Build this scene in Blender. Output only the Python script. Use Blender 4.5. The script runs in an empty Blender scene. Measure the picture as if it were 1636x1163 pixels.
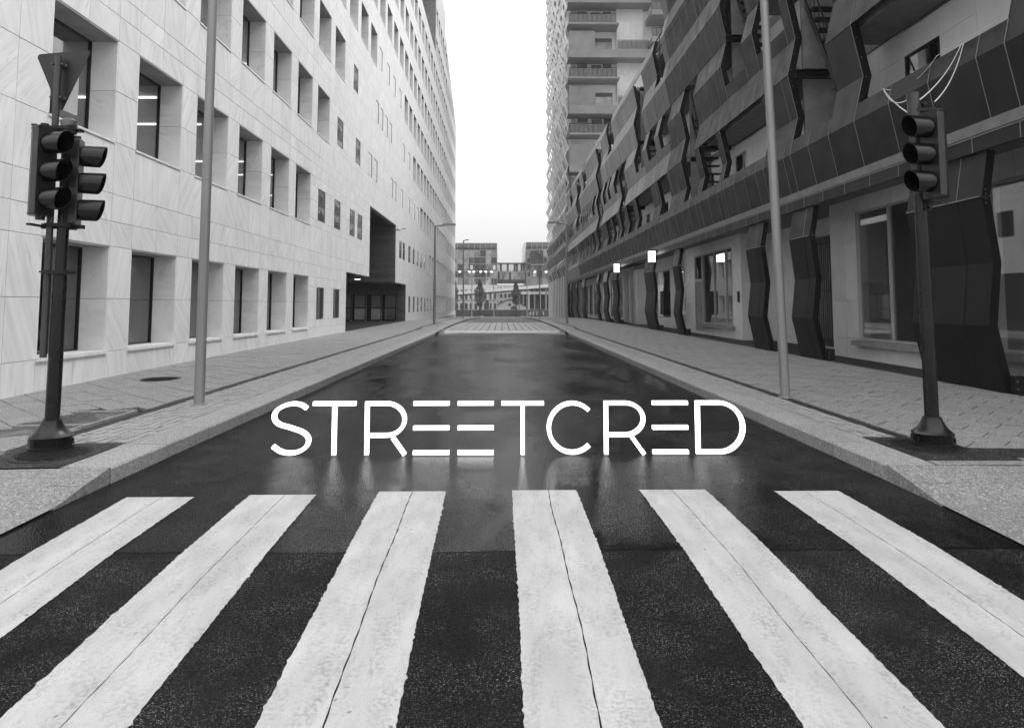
import bpy, math, random
from mathutils import Vector, Matrix
random.seed(7)
S = bpy.context.scene
COL = S.collection
R = math.radians

# ------------------------------------------------------------------ camera
cam_d = bpy.data.cameras.new('camera'); cam = bpy.data.objects.new('camera', cam_d); COL.objects.link(cam)
cam_d.sensor_width = 36.0; cam_d.lens = 24.0; cam_d.shift_y = -0.1076
cam_d.clip_start = 0.05; cam_d.clip_end = 2000
cam.location = (0, 0, 1.43)
cam.rotation_euler = (R(90 + 4.33), 0, R(-0.84))
S.camera = cam

# ------------------------------------------------------------------ sky, sun, exposure
SUN = Vector((0.72, 0.52, 0.95)).normalized()
w = bpy.data.worlds.new('World'); S.world = w; w.use_nodes = True
nt = w.node_tree; nt.nodes.clear()
sky = nt.nodes.new('ShaderNodeTexSky'); sky.sky_type = 'NISHITA'; sky.sun_disc = False
sky.sun_elevation = math.asin(SUN.z); sky.sun_rotation = math.atan2(SUN.x, SUN.y)
bw = nt.nodes.new('ShaderNodeRGBToBW')
mx = nt.nodes.new('ShaderNodeMix'); mx.data_type = 'FLOAT'; mx.inputs[0].default_value = 0.9
mx.inputs[3].default_value = 12.5           # the overcast veil over the clear sky
bg = nt.nodes.new('ShaderNodeBackground'); bg.inputs[1].default_value = 0.1
wo = nt.nodes.new('ShaderNodeOutputWorld')
nt.links.new(sky.outputs[0], bw.inputs[0]); nt.links.new(bw.outputs[0], mx.inputs[2])
tcw = nt.nodes.new('ShaderNodeTexCoord'); sx = nt.nodes.new('ShaderNodeSeparateXYZ'); nt.links.new(tcw.outputs['Generated'], sx.inputs[0])
cl_ = nt.nodes.new('ShaderNodeMath'); cl_.operation = 'MAXIMUM'; cl_.inputs[1].default_value = 0.0; nt.links.new(sx.outputs[2], cl_.inputs[0])
ov = nt.nodes.new('ShaderNodeMapRange'); ov.inputs[3].default_value = 4.2; ov.inputs[4].default_value = 21.0; ov.interpolation_type = 'SMOOTHSTEP' if False else 'LINEAR'
pw_ = nt.nodes.new('ShaderNodeMath'); pw_.operation = 'POWER'; pw_.inputs[1].default_value = 0.75; nt.links.new(cl_.outputs[0], pw_.inputs[0]); nt.links.new(pw_.outputs[0], ov.inputs[0])
nt.links.new(ov.outputs[0], mx.inputs[3])
nt.links.new(mx.outputs[0], bg.inputs[0]); nt.links.new(bg.outputs[0], wo.inputs[0])
sl = bpy.data.lights.new('sun', 'SUN'); sl.energy = 1.5; sl.angle = R(26); sl.color = (1, 1, 1)
so = bpy.data.objects.new('sun', sl); COL.objects.link(so); so.rotation_euler = SUN.to_track_quat('Z', 'Y').to_euler()
S.view_settings.view_transform = 'Standard'; S.view_settings.look = 'None'
S.view_settings.exposure = 0.45; S.view_settings.gamma = 1.0
try: S.view_settings.use_curve_mapping = False
except Exception: pass

# ------------------------------------------------------------------ materials (all grey: a black-and-white picture)
M = {}
def g4(v): return (v, v, v, 1)
def mat(name, c0, c1=None, scale=3.0, rough=0.6, r1=None, rscale=2.0, bump=0.0, bscale=60.0, spec=0.5, metal=0.0,
        island=0.0, stretch=(1, 1, 1), detail=5, coat=0.0, dist=0.01, speck=None):
    m = bpy.data.materials.new(name); m.use_nodes = True; n = m.node_tree; N = n.nodes; L = n.links
    p = N['Principled BSDF']; p.inputs['Metallic'].default_value = metal
    p.inputs['Specular IOR Level'].default_value = spec; p.inputs['Coat Weight'].default_value = coat
    p.inputs['Coat Roughness'].default_value = 0.15
    p.inputs['Base Color'].default_value = g4(c0); p.inputs['Roughness'].default_value = rough
    tc = N.new('ShaderNodeTexCoord'); mp = N.new('ShaderNodeMapping'); mp.inputs['Scale'].default_value = stretch
    L.new(tc.outputs['Object'], mp.inputs[0]); src = mp.outputs[0]
    rnd = None
    if island:
        geo = N.new('ShaderNodeNewGeometry'); oi = N.new('ShaderNodeObjectInfo')
        ad = N.new('ShaderNodeMath'); ad.operation = 'ADD'; L.new(geo.outputs['Random Per Island'], ad.inputs[0]); L.new(oi.outputs['Random'], ad.inputs[1])
        fr = N.new('ShaderNodeMath'); fr.operation = 'FRACT'; L.new(ad.outputs[0], fr.inputs[0]); rnd = fr.outputs[0]
        sc = N.new('ShaderNodeMath'); sc.operation = 'MULTIPLY'; sc.inputs[1].default_value = 40; L.new(rnd, sc.inputs[0])
        va = N.new('ShaderNodeVectorMath'); va.operation = 'ADD'; L.new(src, va.inputs[0]); L.new(sc.outputs[0], va.inputs[1]); src = va.outputs[0]
    if c1 is not None:
        no = N.new('ShaderNodeTexNoise'); no.inputs['Scale'].default_value = scale; no.inputs['Detail'].default_value = detail
        L.new(src, no.inputs['Vector'])
        cr = N.new('ShaderNodeMapRange'); cr.inputs[1].default_value = 0.3; cr.inputs[2].default_value = 0.7
        cr.inputs[3].default_value = c0; cr.inputs[4].default_value = c1; L.new(no.outputs[0], cr.inputs[0]); out = cr.outputs[0]
        if rnd is not None:
            mr = N.new('ShaderNodeMapRange'); mr.inputs[3].default_value = 1 - island; mr.inputs[4].default_value = 1 + island; L.new(rnd, mr.inputs[0])
            mu = N.new('ShaderNodeMath'); mu.operation = 'MULTIPLY'; L.new(out, mu.inputs[0]); L.new(mr.outputs[0], mu.inputs[1]); out = mu.outputs[0]
        if speck:      # stone grains: (cells per metre, share of cells, grain value)
            for (vs, sh, val) in speck:
                vo = N.new('ShaderNodeTexVoronoi'); vo.inputs['Scale'].default_value = vs; L.new(tc.outputs['Object'], vo.inputs['Vector'])
                sp_ = N.new('ShaderNodeSeparateColor'); L.new(vo.outputs['Color'], sp_.inputs[0])
                gr = N.new('ShaderNodeMath'); gr.operation = 'GREATER_THAN'; gr.inputs[1].default_value = 1-sh; L.new(sp_.outputs[0], gr.inputs[0])
                ml = N.new('ShaderNodeMath'); ml.operation = 'MULTIPLY'; L.new(gr.outputs[0], ml.inputs[0]); L.new(sp_.outputs[1], ml.inputs[1])
                mxx = N.new('ShaderNodeMix'); mxx.data_type = 'FLOAT'; L.new(ml.outputs[0], mxx.inputs[0]); L.new(out, mxx.inputs[2]); mxx.inputs[3].default_value = val; out = mxx.outputs[0]
        L.new(out, p.inputs['Base Color'])
    if r1 is not None:
        n2 = N.new('ShaderNodeTexNoise'); n2.inputs['Scale'].default_value = rscale; n2.inputs['Detail'].default_value = 4; L.new(tc.outputs['Object'], n2.inputs['Vector'])
        c2 = N.new('ShaderNodeMapRange'); c2.inputs[1].default_value = 0.35; c2.inputs[2].default_value = 0.65
        c2.inputs[3].default_value = rough; c2.inputs[4].default_value = r1; L.new(n2.outputs[0], c2.inputs[0]); L.new(c2.outputs[0], p.inputs['Roughness'])
    if bump:
        n3 = N.new('ShaderNodeTexNoise'); n3.inputs['Scale'].default_value = bscale; n3.inputs['Detail'].default_value = 3; L.new(tc.outputs['Object'], n3.inputs['Vector'])
        b = N.new('ShaderNodeBump'); b.inputs['Strength'].default_value = bump; b.inputs['Distance'].default_value = dist; L.new(n3.outputs[0], b.inputs['Height']); L.new(b.outputs[0], p.inputs['Normal'])
    M[name] = m; return m
def emis(name, v, s):
    m = bpy.data.materials.new(name); m.use_nodes = True; p = m.node_tree.nodes['Principled BSDF']
    p.inputs['Base Color'].default_value = g4(v); p.inputs['Emission Color'].default_value = g4(1); p.inputs['Emission Strength'].default_value = s
    M[name] = m
def glass(name, tint=0.35, body=0.02, trans=0.75, rough=0.02):
    m = bpy.data.materials.new(name); m.use_nodes = True; n = m.node_tree; N = n.nodes; L = n.links; N.clear()
    o = N.new('ShaderNodeOutputMaterial'); gl = N.new('ShaderNodeBsdfGlossy'); gl.inputs['Roughness'].default_value = rough; gl.inputs[0].default_value = g4(.9)
    tr = N.new('ShaderNodeBsdfTransparent'); tr.inputs[0].default_value = g4(tint); df = N.new('ShaderNodeBsdfDiffuse'); df.inputs[0].default_value = g4(body)
    a = N.new('ShaderNodeMixShader'); a.inputs[0].default_value = trans; L.new(df.outputs[0], a.inputs[1]); L.new(tr.outputs[0], a.inputs[2])
    lw = N.new('ShaderNodeLayerWeight'); lw.inputs[0].default_value = .5
    pw = N.new('ShaderNodeMath'); pw.operation = 'POWER'; pw.inputs[1].default_value = 2.4; L.new(lw.outputs['Facing'], pw.inputs[0])
    fr = N.new('ShaderNodeMapRange'); fr.inputs[3].default_value = .05; fr.inputs[4].default_value = .95; L.new(pw.outputs[0], fr.inputs[0])
    b = N.new('ShaderNodeMixShader'); L.new(fr.outputs[0], b.inputs[0]); L.new(a.outputs[0], b.inputs[1]); L.new(gl.outputs[0], b.inputs[2]); L.new(b.outputs[0], o.inputs[0])
    M[name] = m

# white marble with fine diagonal veins, a different piece of stone on each slab
def marble():
    m = mat('marble', 0.72, 0.80, scale=1.2, rough=0.45, island=0.03, bump=0.03, bscale=25)
    n = m.node_tree; N = n.nodes; L = n.links; p = N['Principled BSDF']
    base = p.inputs['Base Color'].links[0].from_socket
    tc = [x for x in N if x.type == 'TEX_COORD'][0]; geo = [x for x in N if x.type == 'NEW_GEOMETRY'][0]
    fr = [x for x in N if x.type == 'MATH' and x.operation == 'FRACT'][0]
    mr = N.new('ShaderNodeMapRange'); mr.inputs[3].default_value = -0.9; mr.inputs[4].default_value = 0.95; L.new(fr.outputs[0], mr.inputs[0])
    cx = N.new('ShaderNodeCombineXYZ'); L.new(mr.outputs[0], cx.inputs[0])
    vr = N.new('ShaderNodeVectorRotate'); vr.rotation_type = 'EULER_XYZ'; L.new(tc.outputs['Object'], vr.inputs['Vector']); L.new(cx.outputs[0], vr.inputs['Rotation'])
    sc = N.new('ShaderNodeMath'); sc.operation = 'MULTIPLY'; sc.inputs[1].default_value = 57; L.new(fr.outputs[0], sc.inputs[0])
    va = N.new('ShaderNodeVectorMath'); va.operation = 'ADD'; L.new(vr.outputs[0], va.inputs[0]); L.new(sc.outputs[0], va.inputs[1])
    mp = N.new('ShaderNodeMapping'); mp.inputs['Scale'].default_value = (3, 6.5, 0.55); L.new(va.outputs[0], mp.inputs[0])
    no = N.new('ShaderNodeTexNoise'); no.inputs['Scale'].default_value = 1.0; no.inputs['Detail'].default_value = 6; no.inputs['Distortion'].default_value = 0.6; L.new(mp.outputs[0], no.inputs['Vector'])
    v1 = N.new('ShaderNodeMapRange'); v1.inputs[1].default_value = 0.50; v1.inputs[2].default_value = 0.515; L.new(no.outputs[0], v1.inputs[0])
    v2 = N.new('ShaderNodeMapRange'); v2.inputs[1].default_value = 0.53; v2.inputs[2].default_value = 0.515; L.new(no.outputs[0], v2.inputs[0])
    mn = N.new('ShaderNodeMath'); mn.operation = 'MULTIPLY'; L.new(v1.outputs[0], mn.inputs[0]); L.new(v2.outputs[0], mn.inputs[1])
    n5 = N.new('ShaderNodeTexNoise'); n5.inputs['Scale'].default_value = 1.7; L.new(va.outputs[0], n5.inputs['Vector'])
    v3 = N.new('ShaderNodeMapRange'); v3.inputs[1].default_value = 0.45; v3.inputs[2].default_value = 0.75; v3.inputs[4].default_value = 0.38; L.new(n5.outputs[0], v3.inputs[0])
    mm = N.new('ShaderNodeMath'); mm.operation = 'MULTIPLY'; L.new(mn.outputs[0], mm.inputs[0]); L.new(v3.outputs[0], mm.inputs[1])
    # soft streaks
    v4 = N.new('ShaderNodeMapRange'); v4.inputs[1].default_value = 0.35; v4.inputs[2].default_value = 0.7; v4.inputs[3].default_value = 1.03; v4.inputs[4].default_value = 0.95; L.new(no.outputs[0], v4.inputs[0])
    m1 = N.new('ShaderNodeMath'); m1.operation = 'MULTIPLY'; L.new(base, m1.inputs[0]); L.new(v4.outputs[0], m1.inputs[1])
    s1 = N.new('ShaderNodeMath'); s1.operation = 'SUBTRACT'; s1.inputs[0].default_value = 1; L.new(mm.outputs[0], s1.inputs[1])
    m2 = N.new('ShaderNodeMath'); m2.operation = 'MULTIPLY'; L.new(m1.outputs[0], m2.inputs[0]); L.new(s1.outputs[0], m2.inputs[1])
    mq = N.new('ShaderNodeMapping'); mq.inputs['Scale'].default_value = (1, 5.5, .35); L.new(va.outputs[0], mq.inputs[0])
    n7 = N.new('ShaderNodeTexNoise'); n7.inputs['Scale'].default_value = 1.5; n7.inputs['Detail'].default_value = 8; L.new(mq.outputs[0], n7.inputs['Vector'])
    v7 = N.new('ShaderNodeMapRange'); v7.inputs[1].default_value = .45; v7.inputs[2].default_value = .75; v7.inputs[3].default_value = 1.0; v7.inputs[4].default_value = .86; L.new(n7.outputs[0], v7.inputs[0])
    m3 = N.new('ShaderNodeMath'); m3.operation = 'MULTIPLY'; L.new(m2.outputs[0], m3.inputs[0]); L.new(v7.outputs[0], m3.inputs[1])
    L.new(m3.outputs[0], p.inputs['Base Color'])
marble()
def scuff():
    m = M['paint']; N = m.node_tree.nodes; L = m.node_tree.links; p = N['Principled BSDF']; base = p.inputs['Base Color'].links[0].from_socket
    tc = [x for x in N if x.type == 'TEX_COORD'][0]
    mp = N.new('ShaderNodeMapping'); mp.inputs['Scale'].default_value = (6.5, 1.6, 1); mp.inputs['Rotation'].default_value = (0, 0, .15); L.new(tc.outputs['Object'], mp.inputs[0])
    n1 = N.new('ShaderNodeTexNoise'); n1.inputs['Scale'].default_value = 1.6; n1.inputs['Detail'].default_value = 10; n1.inputs['Roughness'].default_value = .7; L.new(mp.outputs[0], n1.inputs['Vector'])
    r1 = N.new('ShaderNodeMapRange'); r1.inputs[1].default_value = .42; r1.inputs[2].default_value = .68; L.new(n1.outputs[0], r1.inputs[0])
    n2 = N.new('ShaderNodeTexNoise'); n2.inputs['Scale'].default_value = 55; n2.inputs['Detail'].default_value = 4; L.new(tc.outputs['Object'], n2.inputs['Vector'])
    r2 = N.new('ShaderNodeMapRange'); r2.inputs[1].default_value = .40; r2.inputs[2].default_value = .62; r2.inputs[4].default_value = .78; L.new(n2.outputs[0], r2.inputs[0])
    mu = N.new('ShaderNodeMath'); mu.operation = 'MULTIPLY'; L.new(r1.outputs[0], mu.inputs[0]); L.new(r2.outputs[0], mu.inputs[1])
    mxx = N.new('ShaderNodeMix'); mxx.data_type = 'FLOAT'; L.new(mu.outputs[0], mxx.inputs[0]); L.new(base, mxx.inputs[2]); mxx.inputs[3].default_value = .20
    L.new(mxx.outputs[0], p.inputs['Base Color'])

def asphalt(name, base, wet_lo, wet_hi, wet_scale, amount, spec=.5, matt=.5):
    """dark asphalt with pale stones; wetness (a smooth film) comes and goes in drawn-out patches"""
    m = bpy.data.materials.new(name); m.use_nodes = True; n = m.node_tree; N = n.nodes; L = n.links; p = N['Principled BSDF']
    tc = N.new('ShaderNodeTexCoord')
    no = N.new('ShaderNodeTexNoise'); no.inputs['Scale'].default_value = 90; no.inputs['Detail'].default_value = 4; L.new(tc.outputs['Object'], no.inputs['Vector'])
    vo = N.new('ShaderNodeTexVoronoi'); vo.inputs['Scale'].default_value = 300; L.new(tc.outputs['Object'], vo.inputs['Vector'])
    sepc = N.new('ShaderNodeSeparateColor'); L.new(vo.outputs['Color'], sepc.inputs[0])
    st = N.new('ShaderNodeMapRange'); st.inputs[1].default_value = 0.90; st.inputs[2].default_value = 1.0; st.inputs[3].default_value = 0; st.inputs[4].default_value = 0.34; L.new(sepc.outputs[0], st.inputs[0])
    big = N.new('ShaderNodeTexNoise'); big.inputs['Scale'].default_value = 0.9; big.inputs['Detail'].default_value = 6; L.new(tc.outputs['Object'], big.inputs['Vector'])
    c = N.new('ShaderNodeMapRange'); c.inputs[1].default_value = .3; c.inputs[2].default_value = .7; c.inputs[3].default_value = base * .6; c.inputs[4].default_value = base * 1.4; L.new(no.outputs[0], c.inputs[0])
    cb = N.new('ShaderNodeMapRange'); cb.inputs[1].default_value = .3; cb.inputs[2].default_value = .7; cb.inputs[3].default_value = .5; cb.inputs[4].default_value = 1.5; L.new(big.outputs[0], cb.inputs[0])
    mu = N.new('ShaderNodeMath'); mu.operation = 'MULTIPLY'; L.new(c.outputs[0], mu.inputs[0]); L.new(cb.outputs[0], mu.inputs[1])
    # wet mask
    mp = N.new('ShaderNodeMapping'); mp.inputs['Scale'].default_value = (wet_scale, wet_scale * .55, 1); L.new(tc.outputs['Object'], mp.inputs[0])
    wn = N.new('ShaderNodeTexNoise'); wn.inputs['Scale'].default_value = 1; wn.inputs['Detail'].default_value = 7; wn.inputs['Roughness'].default_value = .62; wn.inputs['Distortion'].default_value = .4; L.new(mp.outputs[0], wn.inputs['Vector'])
    wm = N.new('ShaderNodeMapRange'); wm.inputs[1].default_value = .62 - amount * .35; wm.inputs[2].default_value = .80 - amount * .35; L.new(wn.outputs[0], wm.inputs[0])
    rr = N.new('ShaderNodeMapRange'); rr.inputs[3].default_value = wet_hi; rr.inputs[4].default_value = wet_lo; L.new(wm.outputs[0], rr.inputs[0]); L.new(rr.outputs[0], p.inputs['Roughness'])
    inv = N.new('ShaderNodeMapRange'); inv.inputs[3].default_value = 1; inv.inputs[4].default_value = .15; L.new(wm.outputs[0], inv.inputs[0])
    pt = N.new('ShaderNodeTexNoise'); pt.inputs['Scale'].default_value = 3.2; pt.inputs['Detail'].default_value = 5; L.new(tc.outputs['Object'], pt.inputs['Vector'])
    pr_ = N.new('ShaderNodeMapRange'); pr_.inputs[1].default_value = .38; pr_.inputs[2].default_value = .68; pr_.inputs[3].default_value = .15; pr_.inputs[4].default_value = 1; L.new(pt.outputs[0], pr_.inputs[0])
    s0 = N.new('ShaderNodeMath'); s0.operation = 'MULTIPLY'; L.new(st.outputs[0], s0.inputs[0]); L.new(pr_.outputs[0], s0.inputs[1])
    s2 = N.new('ShaderNodeMath'); s2.operation = 'MULTIPLY'; L.new(s0.outputs[0], s2.inputs[0]); L.new(inv.outputs[0], s2.inputs[1])
    ad = N.new('ShaderNodeMath'); ad.operation = 'ADD'; L.new(mu.outputs[0], ad.inputs[0]); L.new(s2.outputs[0], ad.inputs[1]); L.new(ad.outputs[0], p.inputs['Base Color'])
    b = N.new('ShaderNodeBump'); b.inputs['Distance'].default_value = .012
    bs = N.new('ShaderNodeMapRange'); bs.inputs[3].default_value = .55; bs.inputs[4].default_value = .10; L.new(wm.outputs[0], bs.inputs[0]); L.new(bs.outputs[0], b.inputs['Strength'])
    v2 = N.new('ShaderNodeTexVoronoi'); v2.inputs['Scale'].default_value = 85; L.new(tc.outputs['Object'], v2.inputs['Vector']); L.new(v2.outputs['Distance'], b.inputs['Height'])
    L.new(b.outputs[0], p.inputs['Normal']); p.inputs['Specular IOR Level'].default_value = spec
    df = N.new('ShaderNodeBsdfDiffuse'); L.new(ad.outputs[0], df.inputs[0]); L.new(b.outputs[0], df.inputs['Normal'])
    ms = N.new('ShaderNodeMixShader'); om = [x for x in N if x.type == 'OUTPUT_MATERIAL'][0]
    mk = N.new('ShaderNodeTexNoise'); mk.inputs['Scale'].default_value = 130; mk.inputs['Detail'].default_value = 2; L.new(tc.outputs['Object'], mk.inputs['Vector'])
    mk2 = N.new('ShaderNodeMapRange'); mk2.inputs[1].default_value = .35; mk2.inputs[2].default_value = .65; mk2.inputs[3].default_value = matt-.25; mk2.inputs[4].default_value = matt+.25; L.new(mk.outputs[0], mk2.inputs[0])
    L.new(mk2.outputs[0], ms.inputs[0]); L.new(p.outputs[0], ms.inputs[1]); L.new(df.outputs[0], ms.inputs[2]); L.new(ms.outputs[0], om.inputs[0])
    M[name] = m
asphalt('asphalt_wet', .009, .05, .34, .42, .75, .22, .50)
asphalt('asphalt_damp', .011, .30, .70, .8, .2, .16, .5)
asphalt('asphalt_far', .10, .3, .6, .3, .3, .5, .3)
mat('ground', .12, .18, rough=.8)
mat('setts_table', .20, .34, scale=9, rough=.38, r1=.6, bump=.2, bscale=40)
mat('ramp_stone', .34, .46, scale=3, rough=.5, stretch=(1, .4, 1))
mat('kerb', .17, .33, scale=45, rough=.75, bump=.35, bscale=120, island=.10, speck=[(120, .2, .48), (95, .12, .09)])
mat('apron', .13, .26, scale=30, rough=.7, r1=.5, rscale=1.2, bump=.5, bscale=120, speck=[(110, .2, .50), (90, .15, .08)])
mat('paver', .15, .25, scale=25, rough=.7, bump=.3, bscale=90, island=.08, speck=[(100, .2, .5), (80, .15, .06)])
mat('sett', .20, .33, scale=60, rough=.7, bump=.3, bscale=110, island=.14, speck=[(100, .15, .5)])
mat('joint', .02, .035, rough=.95, spec=.1)
mat('channel', .012, .028, scale=14, rough=.6, bump=.4, bscale=70, spec=.25, speck=[(90, .06, .25)])
mat('iron', .012, .03, scale=20, rough=.45, r1=.6, metal=.3, spec=.3)
mat('wet_plate', .03, .06, scale=4, rough=.12, r1=.55, rscale=3)
mat('paint', .52, .38, scale=2.6, rough=.62, bump=.3, bscale=70, detail=15, stretch=(1.6, .7, 1), speck=[(70, .002, .15), (230, .12, .36)])
scuff()
mat('black_metal', .006, .012, rough=.22, r1=.34, spec=.35)
mat('visor', .005, rough=.2, spec=.4)
mat('housing', .012, .026, scale=9, rough=.34, spec=.45)
mat('lens', .006, rough=.15, spec=.2)
mat('dull_metal', .04, .07, scale=14, rough=.4, metal=.4, stretch=(1, 1, .1))
mat('galv', .10, .20, scale=14, rough=.45, metal=.6, stretch=(1, 1, .1))
mat('lamp_metal', .22, .28, scale=6, rough=.42, metal=.3, stretch=(1, 1, .1))
mat('sign_back', .016, .024, rough=.5, metal=.2)
mat('skin', .010, .019, scale=2.2, rough=.42, r1=.55, island=.3, metal=.15, spec=.28, bump=.05, bscale=220)
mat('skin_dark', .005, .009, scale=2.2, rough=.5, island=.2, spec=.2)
mat('skin_mid', .05, .08, scale=2.0, rough=.40, island=.2, metal=.2)  # partial sky sheen painted in for the wing; also lower tower cladding
mat('skin_edge_glint', .22, .3, rough=.45, metal=.5)  # rib colour stands in for light caught on the panel edges
mat('skin_sky_sheen', .17, .25, scale=2.0, rough=.42, island=.2, metal=.3, stretch=(1, 1.6, .2))  # sky sheen of the far wing panels, put into the base colour
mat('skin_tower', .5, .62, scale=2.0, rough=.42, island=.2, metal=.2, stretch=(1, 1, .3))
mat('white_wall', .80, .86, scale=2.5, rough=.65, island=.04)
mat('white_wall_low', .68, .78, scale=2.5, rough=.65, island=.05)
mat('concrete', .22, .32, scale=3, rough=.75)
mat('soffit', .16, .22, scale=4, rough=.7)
mat('dark_wood', .08, .14, scale=5, rough=.6, stretch=(.4, .4, 9), island=.2)
mat('interior', .30, .40, scale=.5, rough=.8)
mat('interior_pale', .28, .36, scale=.5, rough=.8)
mat('blind', .20, .24, scale=2, rough=.8)
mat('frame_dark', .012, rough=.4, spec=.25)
mat('frame_white', .40, rough=.5)
mat('tower_wall', .6, .7, scale=1, rough=.6, island=.04)
mat('tower_band', .15, .21, scale=1, rough=.5, island=.1)
mat('cable', .6, .7, rough=.5)
mat('far_white', .66, .76, scale=1, rough=.6, island=.05)
mat('far_grey', .26, .38, scale=.6, rough=.5, island=.25)
mat('far_pane', .16, .42, scale=.8, rough=.2, island=.5)  # opaque glass; random greys stand in for varied reflections
mat('far_dark', .05, .09, scale=1, rough=.6, island=.2)
mat('bark', .03, .06, scale=12, rough=.9)
mat('leaf', .04, .10, scale=2, rough=.7, island=.35)
mat('letter_back', .6, rough=.5)
glass('pane', tint=.85, body=.02, trans=.95)
glass('pane_dark', tint=.55, body=.012, trans=.7)
glass('pane_rail', tint=.55, body=.10, trans=.6, rough=.1)
emis('glow_board', .8, .45); emis('tube', .9, 3.0); emis('letter', .9, 2.0); emis('lantern', .9, 3.5); emis('bulb', .9, 1.2)

# ------------------------------------------------------------------ mesh helpers
class MB:
    def __init__(s): s.v = []; s.f = []; s.m = []
    def quad(s, a, b, c, d, mi=0):
        i = len(s.v); s.v += [a, b, c, d]; s.f.append((i, i+1, i+2, i+3)); s.m.append(mi)
    def poly(s, pts, mi=0):
        i = len(s.v); s.v += list(pts); s.f.append(tuple(range(i, i+len(pts)))); s.m.append(mi)
    def box(s, x0, x1, y0, y1, z0, z1, mi=0):
        if x0 > x1: x0, x1 = x1, x0
        if y0 > y1: y0, y1 = y1, y0
        i = len(s.v)
        s.v += [(x0,y0,z0),(x1,y0,z0),(x1,y1,z0),(x0,y1,z0),(x0,y0,z1),(x1,y0,z1),(x1,y1,z1),(x0,y1,z1)]
        for q in ((0,3,2,1),(4,5,6,7),(0,1,5,4),(1,2,6,5),(2,3,7,6),(3,0,4,7)):
            s.f.append(tuple(i+k for k in q)); s.m.append(mi)
        return s
    def prism(s, bottom, top, mi=0):
        """closed solid between two rings of the same length"""
        n = len(bottom); i = len(s.v); s.v += list(bottom) + list(top)
        s.f.append(tuple(i + k for k in reversed(range(n)))); s.m.append(mi)
        s.f.append(tuple(i + n + k for k in range(n))); s.m.append(mi)
        for k in range(n):
            s.f.append((i+k, i+(k+1) % n, i+n+(k+1) % n, i+n+k)); s.m.append(mi)
        return s
    def tube(s, p, q, r0, r1=None, n=10, mi=0, caps=True):
        r1 = r0 if r1 is None else r1; p = Vector(p); q = Vector(q); d = (q-p).normalized()
        u = d.orthogonal().normalized(); v = d.cross(u); i = len(s.v)
        for c, r in ((p, r0), (q, r1)):
            for k in range(n):
                a = 2*math.pi*k/n; s.v.append(tuple(c + u*math.cos(a)*r + v*math.sin(a)*r))
        for k in range(n):
            s.f.append((i+k, i+(k+1) % n, i+n+(k+1) % n, i+n+k)); s.m.append(mi)
        if caps:
            s.f.append(tuple(i+k for k in reversed(range(n)))); s.m.append(mi)
            s.f.append(tuple(i+n+k for k in range(n))); s.m.append(mi)
        return s
    def path(s, pts, r, n=8, mi=0):
        pts = [Vector(p) for p in pts]; i = len(s.v); m = len(pts)
        for j, p in enumerate(pts):
            d = (pts[min(j+1, m-1)] - pts[max(j-1, 0)]).normalized()
            u = d.cross(Vector((0, 0, 1))); u = u.normalized() if u.length > .05 else Vector((1, 0, 0)); v = d.cross(u)
            for k in range(n):
                a = 2*math.pi*k/n; s.v.append(tuple(p + u*math.cos(a)*r + v*math.sin(a)*r))
        for j in range(m-1):
            for k in range(n):
                a = i+j*n+k; b = i+j*n+(k+1) % n; s.f.append((a, b, b+n, a+n)); s.m.append(mi)
        return s
    def lathe(s, prof, cx=0, cy=0, n=24, mi=0):
        i = len(s.v)
        for r, z in prof:
            for k in range(n):
                a = 2*math.pi*k/n; s.v.append((cx+r*math.cos(a), cy+r*math.sin(a), z))
        for j in range(len(prof)-1):
            for k in range(n):
                a = i+j*n+k; b = i+j*n+(k+1) % n; s.f.append((a, b, b+n, a+n)); s.m.append(mi)
        s.f.append(tuple(i+k for k in reversed(range(n)))); s.m.append(mi)
        j = len(prof)-1; s.f.append(tuple(i+j*n+k for k in range(n))); s.m.append(mi)
        return s
    def xform(s, mtx):
        s.v = [tuple(mtx @ Vector(v)) for v in s.v]; return s
    def mesh(s, name, mats, off=(0, 0, 0), smooth=False):
        me = bpy.data.meshes.new(name)
        me.from_pydata([(v[0]-off[0], v[1]-off[1], v[2]-off[2]) for v in s.v], [], s.f)
        for m in (mats if isinstance(mats, (list, tuple)) else [mats]): me.materials.append(M[m])
        if any(s.m): me.polygons.foreach_set('material_index', s.m)
        if smooth:
            me.polygons.foreach_set('use_smooth', [True]*len(me.polygons))
            try: me.set_sharp_from_angle(angle=R(35))
            except Exception: pass
        me.update(); return me
    def build(s, name, mats, parent=None, smooth=False, kind=None, label=None):
        off = wloc(parent) if parent else (0, 0, 0)
        o = bpy.data.objects.new(name, s.mesh(name, mats, off, smooth)); COL.objects.link(o)
        if parent: o.parent = parent
        if kind: o['kind'] = kind
        if label: o['label'] = label
        return o
def wloc(o):
    v = Vector((0, 0, 0))
    while o: v += o.location; o = o.parent
    return v
def inst(name, me, loc, parent):
    o = bpy.data.objects.new(name, me); COL.objects.link(o)
    if parent: o.parent = parent; o.location = Vector(loc) - wloc(parent)
    else: o.location = loc
    return o
def thing(name, label, cat, loc=(0, 0, 0), group=None):
    o = bpy.data.objects.new(name, None); o.empty_display_size = .3; COL.objects.link(o); o.location = loc
    o['label'] = label; o['category'] = cat
    if group: o['group'] = group
    return o
def struct(name):
    o = bpy.data.objects.new(name, None); COL.objects.link(o); o['kind'] = 'structure'; return o
def copy_tree(o, loc=None, parent=None):
    c = o.copy(); COL.objects.link(c)
    if parent: c.parent = parent
    if loc is not None: c.location = loc
    for ch in list(o.children): copy_tree(ch, None, c)
    return c
def lerp(a, b, t): return a + (b-a)*t
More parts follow.
